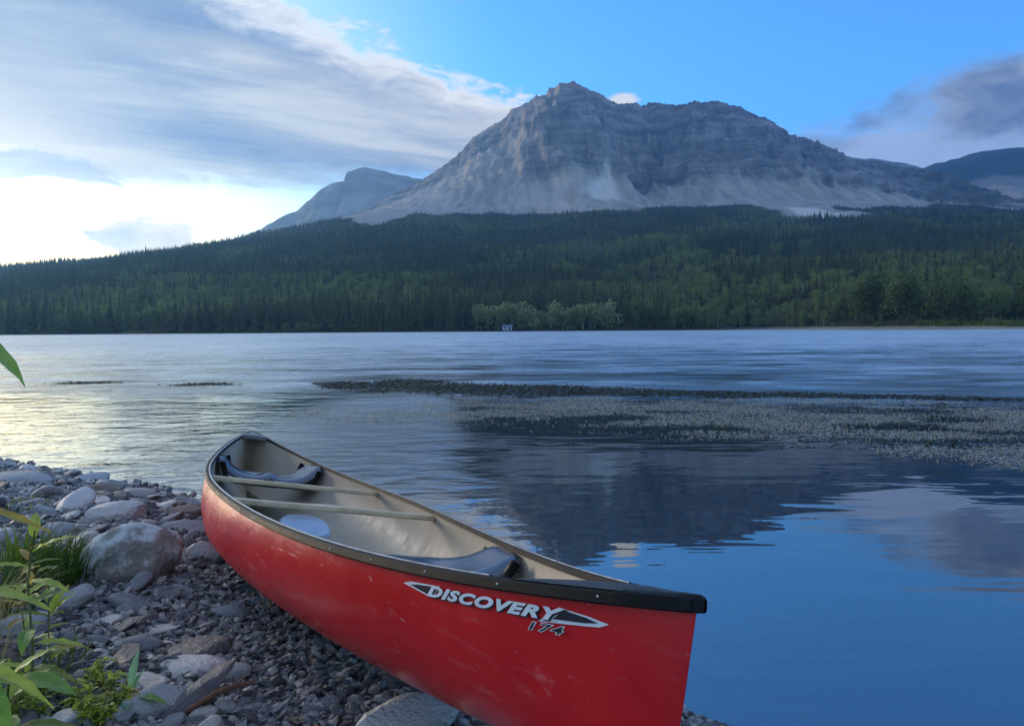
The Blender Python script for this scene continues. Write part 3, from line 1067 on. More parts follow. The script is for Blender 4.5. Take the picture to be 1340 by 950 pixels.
def build_far_details():
    # bright grass on the point
    rng = np.random.default_rng(4)
    V, F = [], []
    for i in range(3500):
        x = rng.uniform(168, 215); tau = rng.uniform(3, 16)
        y = float(np.interp(x, FS_X, FS_Y)) + tau + 2
        z = float(hill_z(x, y))
        a = rng.uniform(0, 3.14); h = rng.uniform(.4, 1.1); w_ = .22
        b = len(V)
        V += [(x - w_ * math.cos(a), y - w_ * math.sin(a), z - .1), (x + w_ * math.cos(a), y + w_ * math.sin(a), z - .1),
              (x + rng.uniform(-.2, .2), y + rng.uniform(-.2, .2), z + h)]
        F.append((b, b + 1, b + 2))
    tag(obj("bank_grass", tri_mesh("bank_grass", V, F, mat_leaf("bank_grass", (0.10, 0.16, 0.035), (0.16, 0.22, 0.06)))),
        "bright green grass on the sandy point of far shore", "grass", kind='stuff')
    # small pale blue shed
    sx_, sy_ = -2.5, float(far_shore(-2.5)) + 2.2
    sz = float(hill_z(sx_, sy_)) - 0.3
    e = empty("shed", (sx_, sy_, sz))
    wall_m = plain("shed_wall_paint", (0.36, 0.46, 0.60), 0.7, var=0.15, scale=3)
    roof_m = plain("shed_roof_metal", (0.18, 0.30, 0.52), 0.4, var=0.1, scale=3)
    dark_m = plain("shed_dark_glass", (0.02, 0.025, 0.03), 0.1)
    def box(name, x0, x1, y0, y1, z0, z1, mat, par):
        v = [(x0, y0, z0), (x1, y0, z0), (x1, y1, z0), (x0, y1, z0), (x0, y0, z1), (x1, y0, z1), (x1, y1, z1), (x0, y1, z1)]
        f = [(0, 3, 2, 1), (4, 5, 6, 7), (0, 1, 5, 4), (1, 2, 6, 5), (2, 3, 7, 6), (3, 0, 4, 7)]
        return obj(name, mesh_np(name, v, f, mat), par)
    wl = box("wall", -2.7, 2.7, -1.5, 1.5, 0, 2.1, wall_m, e)
    rv = [(-3, -1.9, 2.0), (3, -1.9, 2.0), (3, 0, 3.0), (-3, 0, 3.0), (3, 1.9, 2.0), (-3, 1.9, 2.0),
          (-3, -1.9, 2.12), (3, -1.9, 2.12), (3, 0, 3.12), (-3, 0, 3.12), (3, 1.9, 2.12), (-3, 1.9, 2.12)]
    obj("roof", mesh_np("roof", rv, [(0, 1, 2, 3), (3, 2, 4, 5), (6, 9, 8, 7), (9, 11, 10, 8), (0, 6, 7, 1), (4, 10, 11, 5),
                                     (0, 3, 9, 6), (3, 5, 11, 9), (1, 7, 8, 2), (2, 8, 10, 4)], roof_m), e)
    box("door", 0.9, 1.8, -1.56, -1.503, 0.05, 1.95, dark_m, e)
    box("window", -1.9, -0.7, -1.55, -1.503, 0.9, 1.6, dark_m, e)
    tag(e, "small pale blue shed at the water's edge under the willows", "shed")


build_far_details()


# ------------------------------------------------------------------ water weeds
def build_weeds():
    rng = np.random.default_rng(23)
    def patch(n, xr, yr, inside, hmin, hmax, wmin, wmax, lean, zf=0.0):
        V = []
        x = rng.uniform(*xr, n * 3); y = rng.uniform(*yr, n * 3)
        k = inside(x, y)
        x, y = x[k][:n], y[k][:n]
        n = len(x)
        h = rng.uniform(hmin, hmax, n) * rng.uniform(0.4, 1, n); w_ = rng.uniform(wmin, wmax, n)
        a = rng.uniform(0, np.pi, n)
        lx, ly = rng.normal(0, lean, n), rng.normal(0, lean, n)
        ca_, sa_ = np.cos(a) * w_, np.sin(a) * w_
        z0 = np.full(n, -0.02)
        p0 = np.stack([x - ca_ * .4, y - sa_ * .4, z0], -1); p1 = np.stack([x + ca_ * .4, y + sa_ * .4, z0], -1)
        p2 = np.stack([x + ca_ + lx * h, y + sa_ + ly * h, h], -1); p3 = np.stack([x - ca_ + lx * h, y - sa_ + ly * h, h * 0.9], -1)
        V = np.stack([p0, p1, p2, p3], 1).reshape(-1, 3)
        F = np.arange(4 * n).reshape(n, 4)
        return V, F
    def light(x, y):
        lo = np.interp(x, [-2.8, -0.6, 1.4, 3.0, 3.5, 4.6, 8, 14], [9.9, 8.6, 8.1, 7.4, 6.3, 5.3, 4.6, 4.2])
        hi_ = np.interp(x, [-2.8, 0, 4, 8, 14], [11.6, 13.4, 13.0, 11.6, 11.0])
        d = np.minimum(y - lo, hi_ - y) + 0.55 * fbm(x * 0.8, y * 0.8, 3, 301)
        cl = fbm(x * 0.9, y * 1.7, 4, 302)
        pr = np.clip(d / 0.9, 0, 1) * np.clip(0.50 + 1.9 * cl, 0.03, 1)
        return rng.random(len(x)) < pr
    def floats(n, xr, yr, inside, smin, smax, tilt):
        """flat leaves lying on the water"""
        x = rng.uniform(*xr, n * 3); y = rng.uniform(*yr, n * 3)
        k = inside(x, y)
        x, y = x[k][:n], y[k][:n]
        n = len(x)
        a = rng.uniform(0, 2 * np.pi, n); L_ = rng.uniform(smin, smax, n); w_ = L_ * rng.uniform(.3, .6, n)
        tx, ty = rng.normal(0, tilt, n), rng.normal(0, tilt, n)
        V = []
        for (u, v) in ((-1, -.4), (0, -1), (1, -.1), (.9, .3), (0, 1), (-1, .4)):
            px_ = u * L_ * np.cos(a) - v * w_ * np.sin(a); py_ = u * L_ * np.sin(a) + v * w_ * np.cos(a)
            V.append(np.stack([x + px_, y + py_, 0.004 + np.abs(tx * px_ + ty * py_) + rng.uniform(0, .002, n)], -1))
        V = np.stack(V, 1).reshape(-1, 3)
        return V, np.arange(6 * n).reshape(n, 6)
    m1 = mat_leaf("pale_pondweed", (0.22, 0.22, 0.185), (0.46, 0.45, 0.40), 0.28, 0.15, 0.8)
    V, F = floats(70000, (-3.2, 14), (4.2, 13.6), light, 0.006, 0.022, 0.25)
    tag(obj("floating_weed_leaves", tri_mesh("floating_weed_leaves", V, F, m1)),
        "grey-brown leaves of water weed floating in a broad mat across the bay", "water weed", kind='stuff')
    V, F = patch(26000, (-3.2, 14), (4.2, 13.6), light, 0.004, 0.026, 0.002, 0.006, 0.9)
    tag(obj("pale_weed_stalks", tri_mesh("pale_weed_stalks", V, F, mat_leaf("pale_weed_stalk", (0.26, 0.26, 0.22), (0.48, 0.47, 0.42), 0.5, 0.25))),
        "pale short stalk tips of water weed standing out of the floating mat", "water weed", kind='stuff')
    def darkp(x, y):
        c0 = np.interp(x, [-4.6, -2.5, 0, 3, 6.5, 9.5, 14], [17.0, 16.0, 14.6, 13.7, 12.6, 11.4, 10.6])
        wd = np.interp(x, [-4.8, -4, -2.3, 0, 3, 6, 10, 14], [-0.4, 0.9, 2.1, 1.8, 0.9, 0.5, 0.12, 0.0])
        d = np.where(wd > 0.02, 1 - np.abs(y - c0) / np.maximum(wd, .02) + 0.5 * fbm(x * 1.1, y * 1.1, 3, 311), -1)
        d2 = 1 - np.sqrt(((x + 9.9) / 1.1) ** 2 + ((y - 17.6) / .35) ** 2) + 0.4 * fbm(x * 2, y * 2, 2, 312)
        d3 = 1 - np.sqrt(((x + 6.9) / 1.0) ** 2 + ((y - 16.8) / .5) ** 2) + 0.4 * fbm(x * 2, y * 2, 2, 313)
        d = np.maximum(d, np.maximum(d2, d3) * .8)
        sp = (fbm(x * 0.9, y * 1.7, 4, 302) < -0.15) & (y < 12.5) & (y > np.interp(x, [-1.6, 3, 4.6, 14], [9.5, 7.0, 5.6, 4.6])) & (x > 2.5)
        return (rng.random(len(x)) < np.clip(d * 1.8, 0, 1)) | (sp & (rng.random(len(x)) < 0.10))
    V1, F1 = patch(14000, (-11.5, 14), (4.6, 19), darkp, 0.008, 0.045, 0.005, 0.016, 0.9)
    V2, F2 = floats(95000, (-11.5, 14), (4.6, 19), darkp, 0.012, 0.045, 0.35)
    m2 = mat_leaf("dark_pondweed", (0.016, 0.022, 0.012), (0.045, 0.052, 0.026), 0.5, 0.15)
    tag(obj("dark_weed_mat", tri_mesh("dark_weed_mat", V2, F2, m2)),
        "dark matted band of water weed along the outer edge of the bay", "water weed", kind='stuff')
    tag(obj("dark_weed_stalks", tri_mesh("dark_weed_stalks", V1, F1, m2)),
        "dark stalks standing in the outer weed band of the bay", "water weed", kind='stuff')


build_weeds()


# ------------------------------------------------------------------ the canoe
CL, CB = 5.28, 0.9304
C_LOC = (-0.9500, 3.4093, 0.058)
C_ROT = (-0.195, -0.0708, -1.1202)


def hw(t): return CB / 2 * max(0.0, 1 - abs(t) ** 1.8114) ** 0.7526
def zsheer(t): return 0.3833 + 0.1551 * abs(t) ** 3.0491
def zkeel(t): return (0.18 if t > 0 else 0.08) * t * t


def hull(t, s, off=0.0):
    xm = CL / 2 - 0.012 * (1 - s) - 0.30 * (1 - s) ** 8
    m_ = 2.9 - 1.4 * abs(t) ** 0.8
    prof = (1 - (1 - s) ** m_) ** (1 / m_)
    tumble = 1 + 0.055 * math.sin(math.pi * min(1, s)) * (1 - t * t)
    y = hw(t) * prof * tumble
    if off:
        y = max(0.0, y - off)
    z = zkeel(t) + (zsheer(t) - zkeel(t)) * s
    if off:
        z += off * (1 - s) ** 3
    return (t * (xm - off * 1.2), y, z)


def hull_mesh(name, mat, off=0.0, smin=0.0):
    nt, ns = 97, 22
    ts = np.sin(np.linspace(-math.pi / 2, math.pi / 2, nt))
    ss = np.linspace(0, 1, ns) ** 1.9
    V, F = [], []
    for t in ts:
        for side in (-1, 1):
            for s in (ss[::-1] if side < 0 else ss):
                x, y, z = hull(float(t), float(s), off)
                V.append((x, side * y, z))
    k = 2 * ns
    for i in range(nt - 1):
        for j in range(k - 1):
            if off:
                F.append((i * k + j, i * k + j + 1, (i + 1) * k + j + 1, (i + 1) * k + j))
            else:
                F.append((i * k + j, (i + 1) * k + j, (i + 1) * k + j + 1, i * k + j + 1))
    me = mesh_np(name, V, F, mat, True)
    bm = bmesh.new(); bm.from_mesh(me)
    bmesh.ops.remove_doubles(bm, verts=bm.verts, dist=0.0004)
    bm.to_mesh(me); bm.free()
    me.polygons.foreach_set('use_smooth', [True] * len(me.polygons))
    return me


def mat_hull():
    m_, t, bs = material("red_hull")
    co = t.node('ShaderNodeTexCoord').outputs['Object']
    x, y, z = t.xyz(co)
    n1 = t.noise(co, 3.0, 6, 0.6)
    n2 = t.noise(t.vec(t.mul(x, 6), t.mul(y, 6), t.mul(z, 45)), 1.0, 6, 0.65)
    n3 = t.noise(t.vec(t.mul(x, 26), t.mul(y, 10), t.mul(t.add(z, t.mul(x, 0.25)), 90)), 1.0, 5, 0.7)
    col = t.ramp(n1, [(0.3, (0.48, 0.010, 0.016)), (0.7, (0.60, 0.016, 0.022))])
    # scuffs, chalky oxidised streaks and scratches
    chalk = t.mul(t.smooth(n2, 0.52, 0.74), t.smooth(n1, 0.42, 0.62))
    col = t.mix(t.mul(chalk, 0.55), col, (0.58, 0.20, 0.20))
    n4 = t.noise(t.vec(t.mul(x, 2.2), t.mul(y, 2), t.mul(t.sub(z, t.mul(x, 0.06)), 150)), 1.0, 4, 0.7)
    scr = t.m('MAXIMUM', t.smooth(n3, 0.655, 0.72), t.mul(t.smooth(n4, 0.66, 0.72), 0.7))
    col = t.mix(t.mul(scr, 0.6), col, (0.62, 0.28, 0.27))
    n5 = t.noise(t.vec(t.mul(x, 5), t.mul(y, 5), t.mul(z, 9)), 1.0, 5, 0.7, 0.8)
    col = t.mix(t.mul(t.smooth(n5, 0.60, 0.76), 0.38), col, (0.64, 0.30, 0.30))
    wear = t.mul(t.smooth(t.sub(z, t.mul(t.mul(x, x), 0.02)), 0.13, 0.03), t.smooth(n2, 0.38, 0.6))
    col = t.mix(t.mul(wear, 0.55), col, (0.30, 0.20, 0.19))
    grime = t.mul(t.smooth(z, 0.16, 0.02), t.smooth(n1, 0.35, 0.6))
    col = t.mix(t.mul(grime, 0.5), col, (0.12, 0.05, 0.045))
    t.put(bs.inputs['Base Color'], col)
    t.put(bs.inputs['Roughness'], t.add(t.lin(n1, 0.3, 0.7, 0.18, 0.34), t.mul(chalk, 0.25)))
    bs.inputs['Specular IOR Level'].default_value = 0.38
    wav = t.noise(co, 2.2, 2)
    t.put(bs.inputs['Normal'], t.bump(t.add(t.mul(wav, 0.02), t.mul(scr, -0.0006)), 0.6, 1.0))
    return m_


def mat_liner():
    m_, t, bs = material("tan_inner_hull")
    co = t.node('ShaderNodeTexCoord').outputs['Object']
    n1 = t.noise(co, 2.5, 6, 0.6)
    n2 = t.noise(co, 14.0, 5, 0.6)
    col = t.ramp(n1, [(0.3, (0.33, 0.29, 0.235)), (0.7, (0.47, 0.42, 0.345))])
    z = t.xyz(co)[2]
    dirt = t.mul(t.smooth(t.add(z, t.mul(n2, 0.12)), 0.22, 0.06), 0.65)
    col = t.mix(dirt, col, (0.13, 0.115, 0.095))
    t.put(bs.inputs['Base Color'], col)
    t.put(bs.inputs['Roughness'], t.lin(n2, 0.3, 0.7, 0.45, 0.65))
    t.put(bs.inputs['Normal'], t.bump(n2, 0.2, 0.002))
    return m_


M_HULL = mat_hull()
M_LINER = mat_liner()
M_VINYL = plain("black_vinyl", (0.008, 0.009, 0.011), 0.5, 0.15, var=0.35, scale=9)
M_RAILGLINT = plain("painted_rail_glint", (0.42, 0.43, 0.44), 0.45, 0.4, var=0.45, scale=24)  # pale colour stands in for sky reflection on the black rail
M_DECK = plain("dark_deck_plastic", (0.045, 0.05, 0.058), 0.28, 0.5, var=0.3, scale=7)
M_ASH = plain("varnished_ash", (0.52, 0.42, 0.28), 0.42, 0.5, var=0.22, scale=16)
M_SEAT = plain("moulded_seat_plastic", (0.06, 0.085, 0.135), 0.2, 0.6, var=0.3, scale=6)
M_SEATPALE = plain("pale_seat_plastic", (0.33, 0.38, 0.46), 0.22, 0.6, var=0.12, scale=6)
M_BLACK = plain("black_bracket", (0.008, 0.008, 0.009), 0.5, 0.3)
M_STEEL = plain("bolt_steel", (0.45, 0.46, 0.48), 0.3, 0.5, metal=1.0)
M_DECALW = plain("decal_silver_white", (0.62, 0.70, 0.80), 0.35, 0.5, var=0.1, scale=30)
M_DECALK = plain("decal_dark_blue", (0.008, 0.010, 0.028), 0.35, 0.5)


def side_normal(t, s, side):
    e_ = 1e-3
    a = Vector(hull(min(t + e_, 1), s)) - Vector(hull(max(t - e_, -1), s))
    b = Vector(hull(t, min(s + e_, 1))) - Vector(hull(t, max(s - e_, 0)))
    n = b.cross(a).normalized() if side > 0 else b.cross(a).normalized()
    if n.y < 0: n = -n
    return Vector((n.x, n.y * side, n.z))


def gunwale_mesh(side):
    # C-section vinyl rail swept along the sheer
    ts = np.sin(np.linspace(-math.pi / 2, math.pi / 2, 121)) * 0.9985
    prof = [(-0.015, -0.012), (-0.015, 0.003), (-0.011, 0.006), (0.009, 0.006), (0.013, 0.003), (0.014, -0.013), (0.011, -0.016), (0.004, -0.017)]
    V, F = [], []
    k = len(prof)
    for i, t in enumerate(ts):
        p = Vector((t * CL / 2, side * hw(t), zsheer(t)))
        t2 = min(max(t, -0.996), 0.996)
        tg = Vector(((0.002) * CL / 2, side * (hw(min(1, t2 + .002)) - hw(t2)), zsheer(t2 + .002) - zsheer(t2))).normalized()
        o_ = Vector((tg.y, -tg.x, 0)).normalized()
        if o_.y * side < 0: o_ = -o_
        for (a, b) in prof:
            q = p + o_ * a
            if q.y * side < 0.0: q.y = 0.0
            V.append((q.x, q.y, q.z + b))
    for i in range(len(ts) - 1):
        for j in range(k):
            j2 = (j + 1) % k
            q = (i * k + j, i * k + j2, (i + 1) * k + j2, (i + 1) * k + j)
            F.append(q if side < 0 else q[::-1])
    return mesh_np("gunwale", V, F, M_VINYL, False)


def deck_mesh(end):
    ta = 0.88 if end > 0 else 0.925
    # crowned deck plate between the gunwales with a curved inner lip and a nose cap
    V, F = [], []
    ts = np.linspace(ta, 1.0, 15)
    nv = 9
    for i, t in enumerate(ts):
        for j in range(nv):
            v = -1 + 2 * j / (nv - 1)
            tt = t - (0.045 * (1 - v * v) * 0 - 0.03 * (abs(v) ** 2 - 0.0) * (1 - (t - .86) / .14))
            tt = min(tt, 1.0)
            w_ = hw(t) + 0.010
            V.append((end * (t * CL / 2 + 0.004 * (1 - v * v) * ((t - .86) / .14) - 0.05 * (1 - abs(v) ** 2) * 0), v * w_,
                      zsheer(t) + 0.0075 + 0.004 * (1 - v * v) * min(1, w_ / 0.06)))
    F = [f if end > 0 else f[::-1] for f in grid_faces(len(ts), nv)]
    # lip hanging down from the inner edge
    b = len(V)
    for j in range(nv):
        x, y, z = V[j]
        V.append((x - end * 0.004, y, z - 0.024))
    for j in range(nv - 1):
        f = (j + 1, j, b + j, b + j + 1)
        F.append(f if end < 0 else f[::-1])
    return mesh_np("deck_plate", V, F, M_DECK, True)


def nose_cap_mesh(end):
    V, F = [], []
    ts = np.linspace(0.962, 1.0, 7)
    prof = [(0.0, 0.018), (0.8, 0.016), (1.0, 0.008), (1.04, -0.030), (1.0, -0.050)]
    pts = []
    outline = []
    for t in ts:
        outline.append((t * CL / 2, hw(t) + 0.0160))
    path = [(x, y) for x, y in outline]
    path[-1] = (CL / 2 + 0.005, 0.010)
    full = [(x, -y) for x, y in path] + [(x, y) for x, y in reversed(path)]
    zt = zsheer(1.0)
    k = 4
    for (x, y) in full:
        tt = min(1.0, x / (CL / 2))
        z = zsheer(tt)
        V += [(end * x * 0.998, y * 0.75, z + 0.009), (end * x, y, z + 0.005), (end * x, y, z - 0.015), (end * (x - 0.006), y * 0.6, z - 0.018)]
    n = len(full)
    for i in range(n - 1):
        for j in range(k - 1):
            f = (i * k + j, i * k + j + 1, (i + 1) * k + j + 1, (i + 1) * k + j)
            F.append(f)
    top = [i * k for i in range(n)]
    F.append(tuple(reversed(top)))
    me = mesh_np("nose_cap", V, F, M_VINYL, False)
    bm = bmesh.new(); bm.from_mesh(me); bmesh.ops.recalc_face_normals(bm, faces=bm.faces); bm.to_mesh(me); bm.free()
    return me


def slab(name, pts_top, th, mat):
    """closed plate from an outline (list of (x,y,z)) given thickness th"""
    n = len(pts_top)
    V = [tuple(p) for p in pts_top] + [(p[0], p[1], p[2] - th) for p in pts_top]
    F = [tuple(range(n)), tuple(reversed(range(n, 2 * n)))]
    for i in range(n):
        j = (i + 1) % n
        F.append((i, i + n, j + n, j))
    me = mesh_np(name, V, F, mat)
    bm = bmesh.new(); bm.from_mesh(me); bmesh.ops.recalc_face_normals(bm, faces=bm.faces)
    bmesh.ops.bevel(bm, geom=list(bm.edges), offset=min(th * .25, .006), segments=2, affect='EDGES')
    bm.to_mesh(me); bm.free()
    return me


def thwart_mesh(t, wid, yoke=False):
    w_ = hw(t) - 0.004
    x0 = t * CL / 2
    z = zsheer(t) - 0.022
    n = 17
    front, back = [], []
    for i in range(n):
        v = -1 + 2 * i / (n - 1)
        ww = wid * (1 + 0.25 * abs(v) ** 3) / 2
        dip = 0.045 * math.exp(-(v / 0.22) ** 2) if yoke else 0.0
        front.append((x0 + ww - dip * 0.2, v * w_, z))
        back.append((x0 - ww - dip, v * w_, z))
    me = slab("thwart", front + back[::-1], 0.021, M_ASH)
    return me


def seat_mesh(t, depth, drop, mat, width_f=0.985, curl=0.10):
    """moulded seat: a dished pan whose ends sweep up to the gunwales"""
    x0 = t * CL / 2
    nu, nv = 13, 25
    V = []
    for i in range(nu):
        u = -1 + 2 * i / (nu - 1)
        for j in range(nv):
            v = -1 + 2 * j / (nv - 1)
            x = x0 + u * depth / 2 * (1 - 0.22 * abs(v) ** 3 - 0.10 * (1 - abs(v)) * (u < 0))
            w_ = (hw(x / (CL / 2)) - 0.012) * width_f
            rise = np.interp(abs(v), [0, 0.55, 0.72, 0.9, 1.0], [0.0, 0.02, 0.25, 0.9, 1.0]) * drop
            dish = -0.022 * math.exp(-((abs(v) - 0.30) / 0.20) ** 2) * (1 - u * u)
            roll = -0.030 * max(0, abs(u) - 0.72) / 0.28 * (1 if u > 0 else 0.4)
            saddle = 0.018 * math.exp(-(v / 0.10) ** 2) * (u > 0.1)
            V.append((x, v * w_, zsheer(t) - drop - 0.012 + rise + dish + roll + saddle))
    F = grid_faces(nu, nv)
    me = mesh_np("seat_pan", V, F, mat, True)
    bm = bmesh.new(); bm.from_mesh(me)
    bmesh.ops.recalc_face_normals(bm, faces=bm.faces)
    if sum(f.normal.z for f in bm.faces) < 0:
        bmesh.ops.reverse_faces(bm, faces=bm.faces)
    g = bmesh.ops.solidify(bm, geom=list(bm.faces), thickness=0.016)
    bm.to_mesh(me); bm.free()
    me.polygons.foreach_set('use_smooth', [True] * len(me.polygons))
    return me


def map_side(a, b, t0, t1, z_mid0, z_mid1, side=-1, lift=0.0016):
    """decal coordinates (a along 0..1, b metres up) -> point on the hull skin"""
    t = t0 + (t1 - t0) * a
    z = zsheer(t) - (z_mid0 + (z_mid1 - z_mid0) * a) + b
    s = (z - zkeel(t)) / (zsheer(t) - zkeel(t))
    s = min(max(s, 0.02), 0.999)
    p = Vector(hull(t, s)); p.y *= side
    return p + side_normal(t, s, side) * lift


def text_mesh(name, body, mat, fit, place, grow=0.0, shear=0.25):
    cu = bpy.data.curves.new(name, 'FONT')
    cu.body = body
    cu.shear = shear
    cu.space_character = 1.14
    cu.offset = grow
    cu.resolution_u = 4
    to = bpy.data.objects.new(name, cu)
    COL.objects.link(to)
    dg = bpy.context.evaluated_depsgraph_get()
    me = bpy.data.meshes.new_from_object(to.evaluated_get(dg))
    bpy.data.objects.remove(to)
    bm = bmesh.new(); bm.from_mesh(me)
    bmesh.ops.triangulate(bm, faces=bm.faces)
    xs = [v.co.x for v in bm.verts]; ys = [v.co.y for v in bm.verts]
    x0, x1, y0, y1 = fit if fit else (min(xs), max(xs), min(ys), max(ys))
    for v in bm.verts:
        v.co = place((v.co.x - x0) / (x1 - x0), (v.co.y - y0) / (y1 - y0))
    bm.to_mesh(me); bm.free()
    me.materials.clear(); me.materials.append(mat)
    me.name = name
    return me, (x0, x1, y0, y1)


def poly_decal(name, pts, mat, place, n=8):
    """flat decal polygon, each edge subdivided, fanned from its centre"""
    P = []
    for i in range(len(pts)):
        a, b = pts[i], pts[(i + 1) % len(pts)]
        for k in range(n):
            f = k / n
            P.append((a[0] + (b[0] - a[0]) * f, a[1] + (b[1] - a[1]) * f))
    cx = sum(p[0] for p in P) / len(P); cy_ = sum(p[1] for p in P) / len(P)
    V = [place(cx, cy_)] + [place((cx + p[0]) / 2, (cy_ + p[1]) / 2) for p in P] + [place(*p) for p in P]
    m_ = len(P)
    F = []
    for i in range(m_):
        j = (i + 1) % m_
        F.append((0, 1 + i, 1 + j))
        F.append((1 + i, 1 + m_ + i, 1 + m_ + j, 1 + j))
    return mesh_np(name, V, F, mat)


def build_canoe():
    root = empty("canoe", C_LOC, C_ROT)
    tag(root, "red canoe with black gunwales and DISCOVERY lettering drawn up on the stony shore", "canoe")
    ho = obj("hull", hull_mesh("hull", M_HULL), root)
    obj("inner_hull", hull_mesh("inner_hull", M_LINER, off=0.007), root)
    for side in (-1, 1):
        g = obj("gunwale", gunwale_mesh(side), root)
        # added pale strip, painting the sky's glint along the top of the rail
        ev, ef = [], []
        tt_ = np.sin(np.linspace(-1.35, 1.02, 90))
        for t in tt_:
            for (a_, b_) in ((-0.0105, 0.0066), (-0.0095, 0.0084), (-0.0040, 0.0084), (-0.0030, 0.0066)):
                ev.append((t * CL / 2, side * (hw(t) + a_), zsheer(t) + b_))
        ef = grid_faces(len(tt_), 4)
        obj("rail_glint", mesh_np("rail_glint", ev, [f if side < 0 else f[::-1] for f in ef], M_RAILGLINT, True), g)
        # rivets along the rail
        bm = bmesh.new()
        bmesh.ops.create_uvsphere(bm, u_segments=8, v_segments=5, radius=0.003)
        rm = bpy.data.meshes.new("rivet"); bm.to_mesh(rm); bm.free(); rm.materials.append(M_STEEL)
        for t in (np.linspace(-0.9, 0.95, 24) if side < 0 else []):
            r_ = obj("rivet", rm, g)
            r_.location = (t * CL / 2, side * (hw(t) + 0.0132), zsheer(t) - 0.005)
    for end in (-1, 1):
        d = obj("deck_plate", deck_mesh(end), root)
        obj("nose_cap", nose_cap_mesh(end), d)
    obj("thwart", thwart_mesh(-0.215, 0.058), root)
    obj("carrying_yoke", thwart_mesh(0.115, 0.062, True), root)
    for t, dp, dr in ((0.505, 0.35, 0.052), (-0.60, 0.36, 0.085)):
        s = obj("seat", seat_mesh(t, dp, dr, M_SEAT), root)
        for sx in (-1, 1):      # dark hanger bars under the front and back edges
            tt = t + sx * dp / CL * 0.86
            w_ = hw(tt) - 0.045
            zb = zsheer(tt) - dr - 0.055
            pts = [(tt * CL / 2, -w_, zsheer(tt) - 0.03), (tt * CL / 2, -w_ * .86, zb + .01), (tt * CL / 2, -w_ * .7, zb), (tt * CL / 2, 0, zb - .004),
                   (tt * CL / 2, w_ * .7, zb), (tt * CL / 2, w_ * .86, zb + .01), (tt * CL / 2, w_, zsheer(tt) - 0.03)]
            v, f = tube(pts, 0.017, 8)
            obj("seat_hanger", mesh_np("seat_hanger", v, f, M_BLACK, True), s)
    # small round-backed centre seat
    cs = empty("centre_seat"); cs.parent = root
    x0, y0 = 0.165 * CL / 2, -0.13
    top = []
    for i in range(28):
        a = 2 * math.pi * i / 28
        u_ = 0.105 * math.copysign(abs(math.cos(a)) ** 0.85, math.cos(a))
        top.append((x0 + u_, y0 + 0.10 * math.copysign(abs(math.sin(a)) ** 0.85, math.sin(a)), 0.295 - 0.28 * u_))
    obj("seat_pad", slab("seat_pad", top, 0.035, M_SEATPALE), cs)
    for sy in (-1, 1):
        v, f = tube([(x0 - .08, y0 + sy * .06, 0.02), (x0 - .08, y0 + sy * .06, 0.27), (x0 + .08, y0 + sy * .06, 0.235), (x0 + .08, y0 + sy * .06, 0.02)], 0.012, 6)
        obj("seat_leg", mesh_np("seat_leg", v, f, M_BLACK, True), cs)
    # decal: pointed emblem with slanted lettering
    T0, T1 = 0.755, 0.955
    ZA, ZB = 0.041, 0.043
    H = 0.0235
    KB = 0.46
    pl = lambda a, b, lift=0.0016: map_side(a, b * KB if lift < 0.003 else b, T0, T1, ZA, ZB, -1, lift)
    # outline blades at either end
    obj("decal_blade", poly_decal("decal_blade", [(0.0, 0.006), (0.05, 0.020), (0.24, 0.026), (0.20, -0.030), (0.10, -0.012)], M_DECALW, pl), root)
    obj("decal_blade_dark", poly_decal("decal_blade_dark", [(0.05, 0.006), (0.10, 0.014), (0.22, 0.020), (0.19, -0.022), (0.11, -0.006)],
                                       M_DECALK, lambda a, b: pl(a, b, 0.0026)), root)
    obj("decal_blade", poly_decal("decal_blade", [(1.0, -0.010), (0.93, 0.008), (0.82, 0.026), (0.74, -0.036), (0.97, -0.024)], M_DECALW, pl), root)
    obj("decal_blade_dark", poly_decal("decal_blade_dark", [(0.965, -0.010), (0.92, 0.004), (0.84, 0.018), (0.80, -0.018), (0.92, -0.016)],
                                       M_DECALK, lambda a, b: pl(a, b, 0.0026)), root)
    A0, A1 = 0.165, 0.855
    mk = lambda d, dz, l: (lambda a, b: pl(A0 + d + (A1 - A0) * a, -H / 2 + H * b + dz, l))
    me, fit = text_mesh("lettering_shadow", "DISCOVERY", M_DECALK, None, mk(0.004, -0.002, 0.0034), 0.075, 0.35)
    obj("lettering_shadow", me, root)
    me, _ = text_mesh("lettering", "DISCOVERY", M_DECALW, fit, mk(0, 0, 0.0044), 0.05, 0.35)
    obj("lettering", me, root)
    n0, n1 = 0.70, 0.85
    HN = 0.0165
    mk2 = lambda l, gr: (lambda a, b: pl(n0 + (n1 - n0) * a, -0.034 + HN * b, l))
    me, fit2 = text_mesh("number_outline", "174", M_DECALW, None, mk2(0.0031, 0), 0.055)
    obj("number_outline", me, root)
    me, _ = text_mesh("number", "174", M_DECALK, fit2, mk2(0.0041, 0), 0.008)
    obj("number", me, root)
    return root


build_canoe()

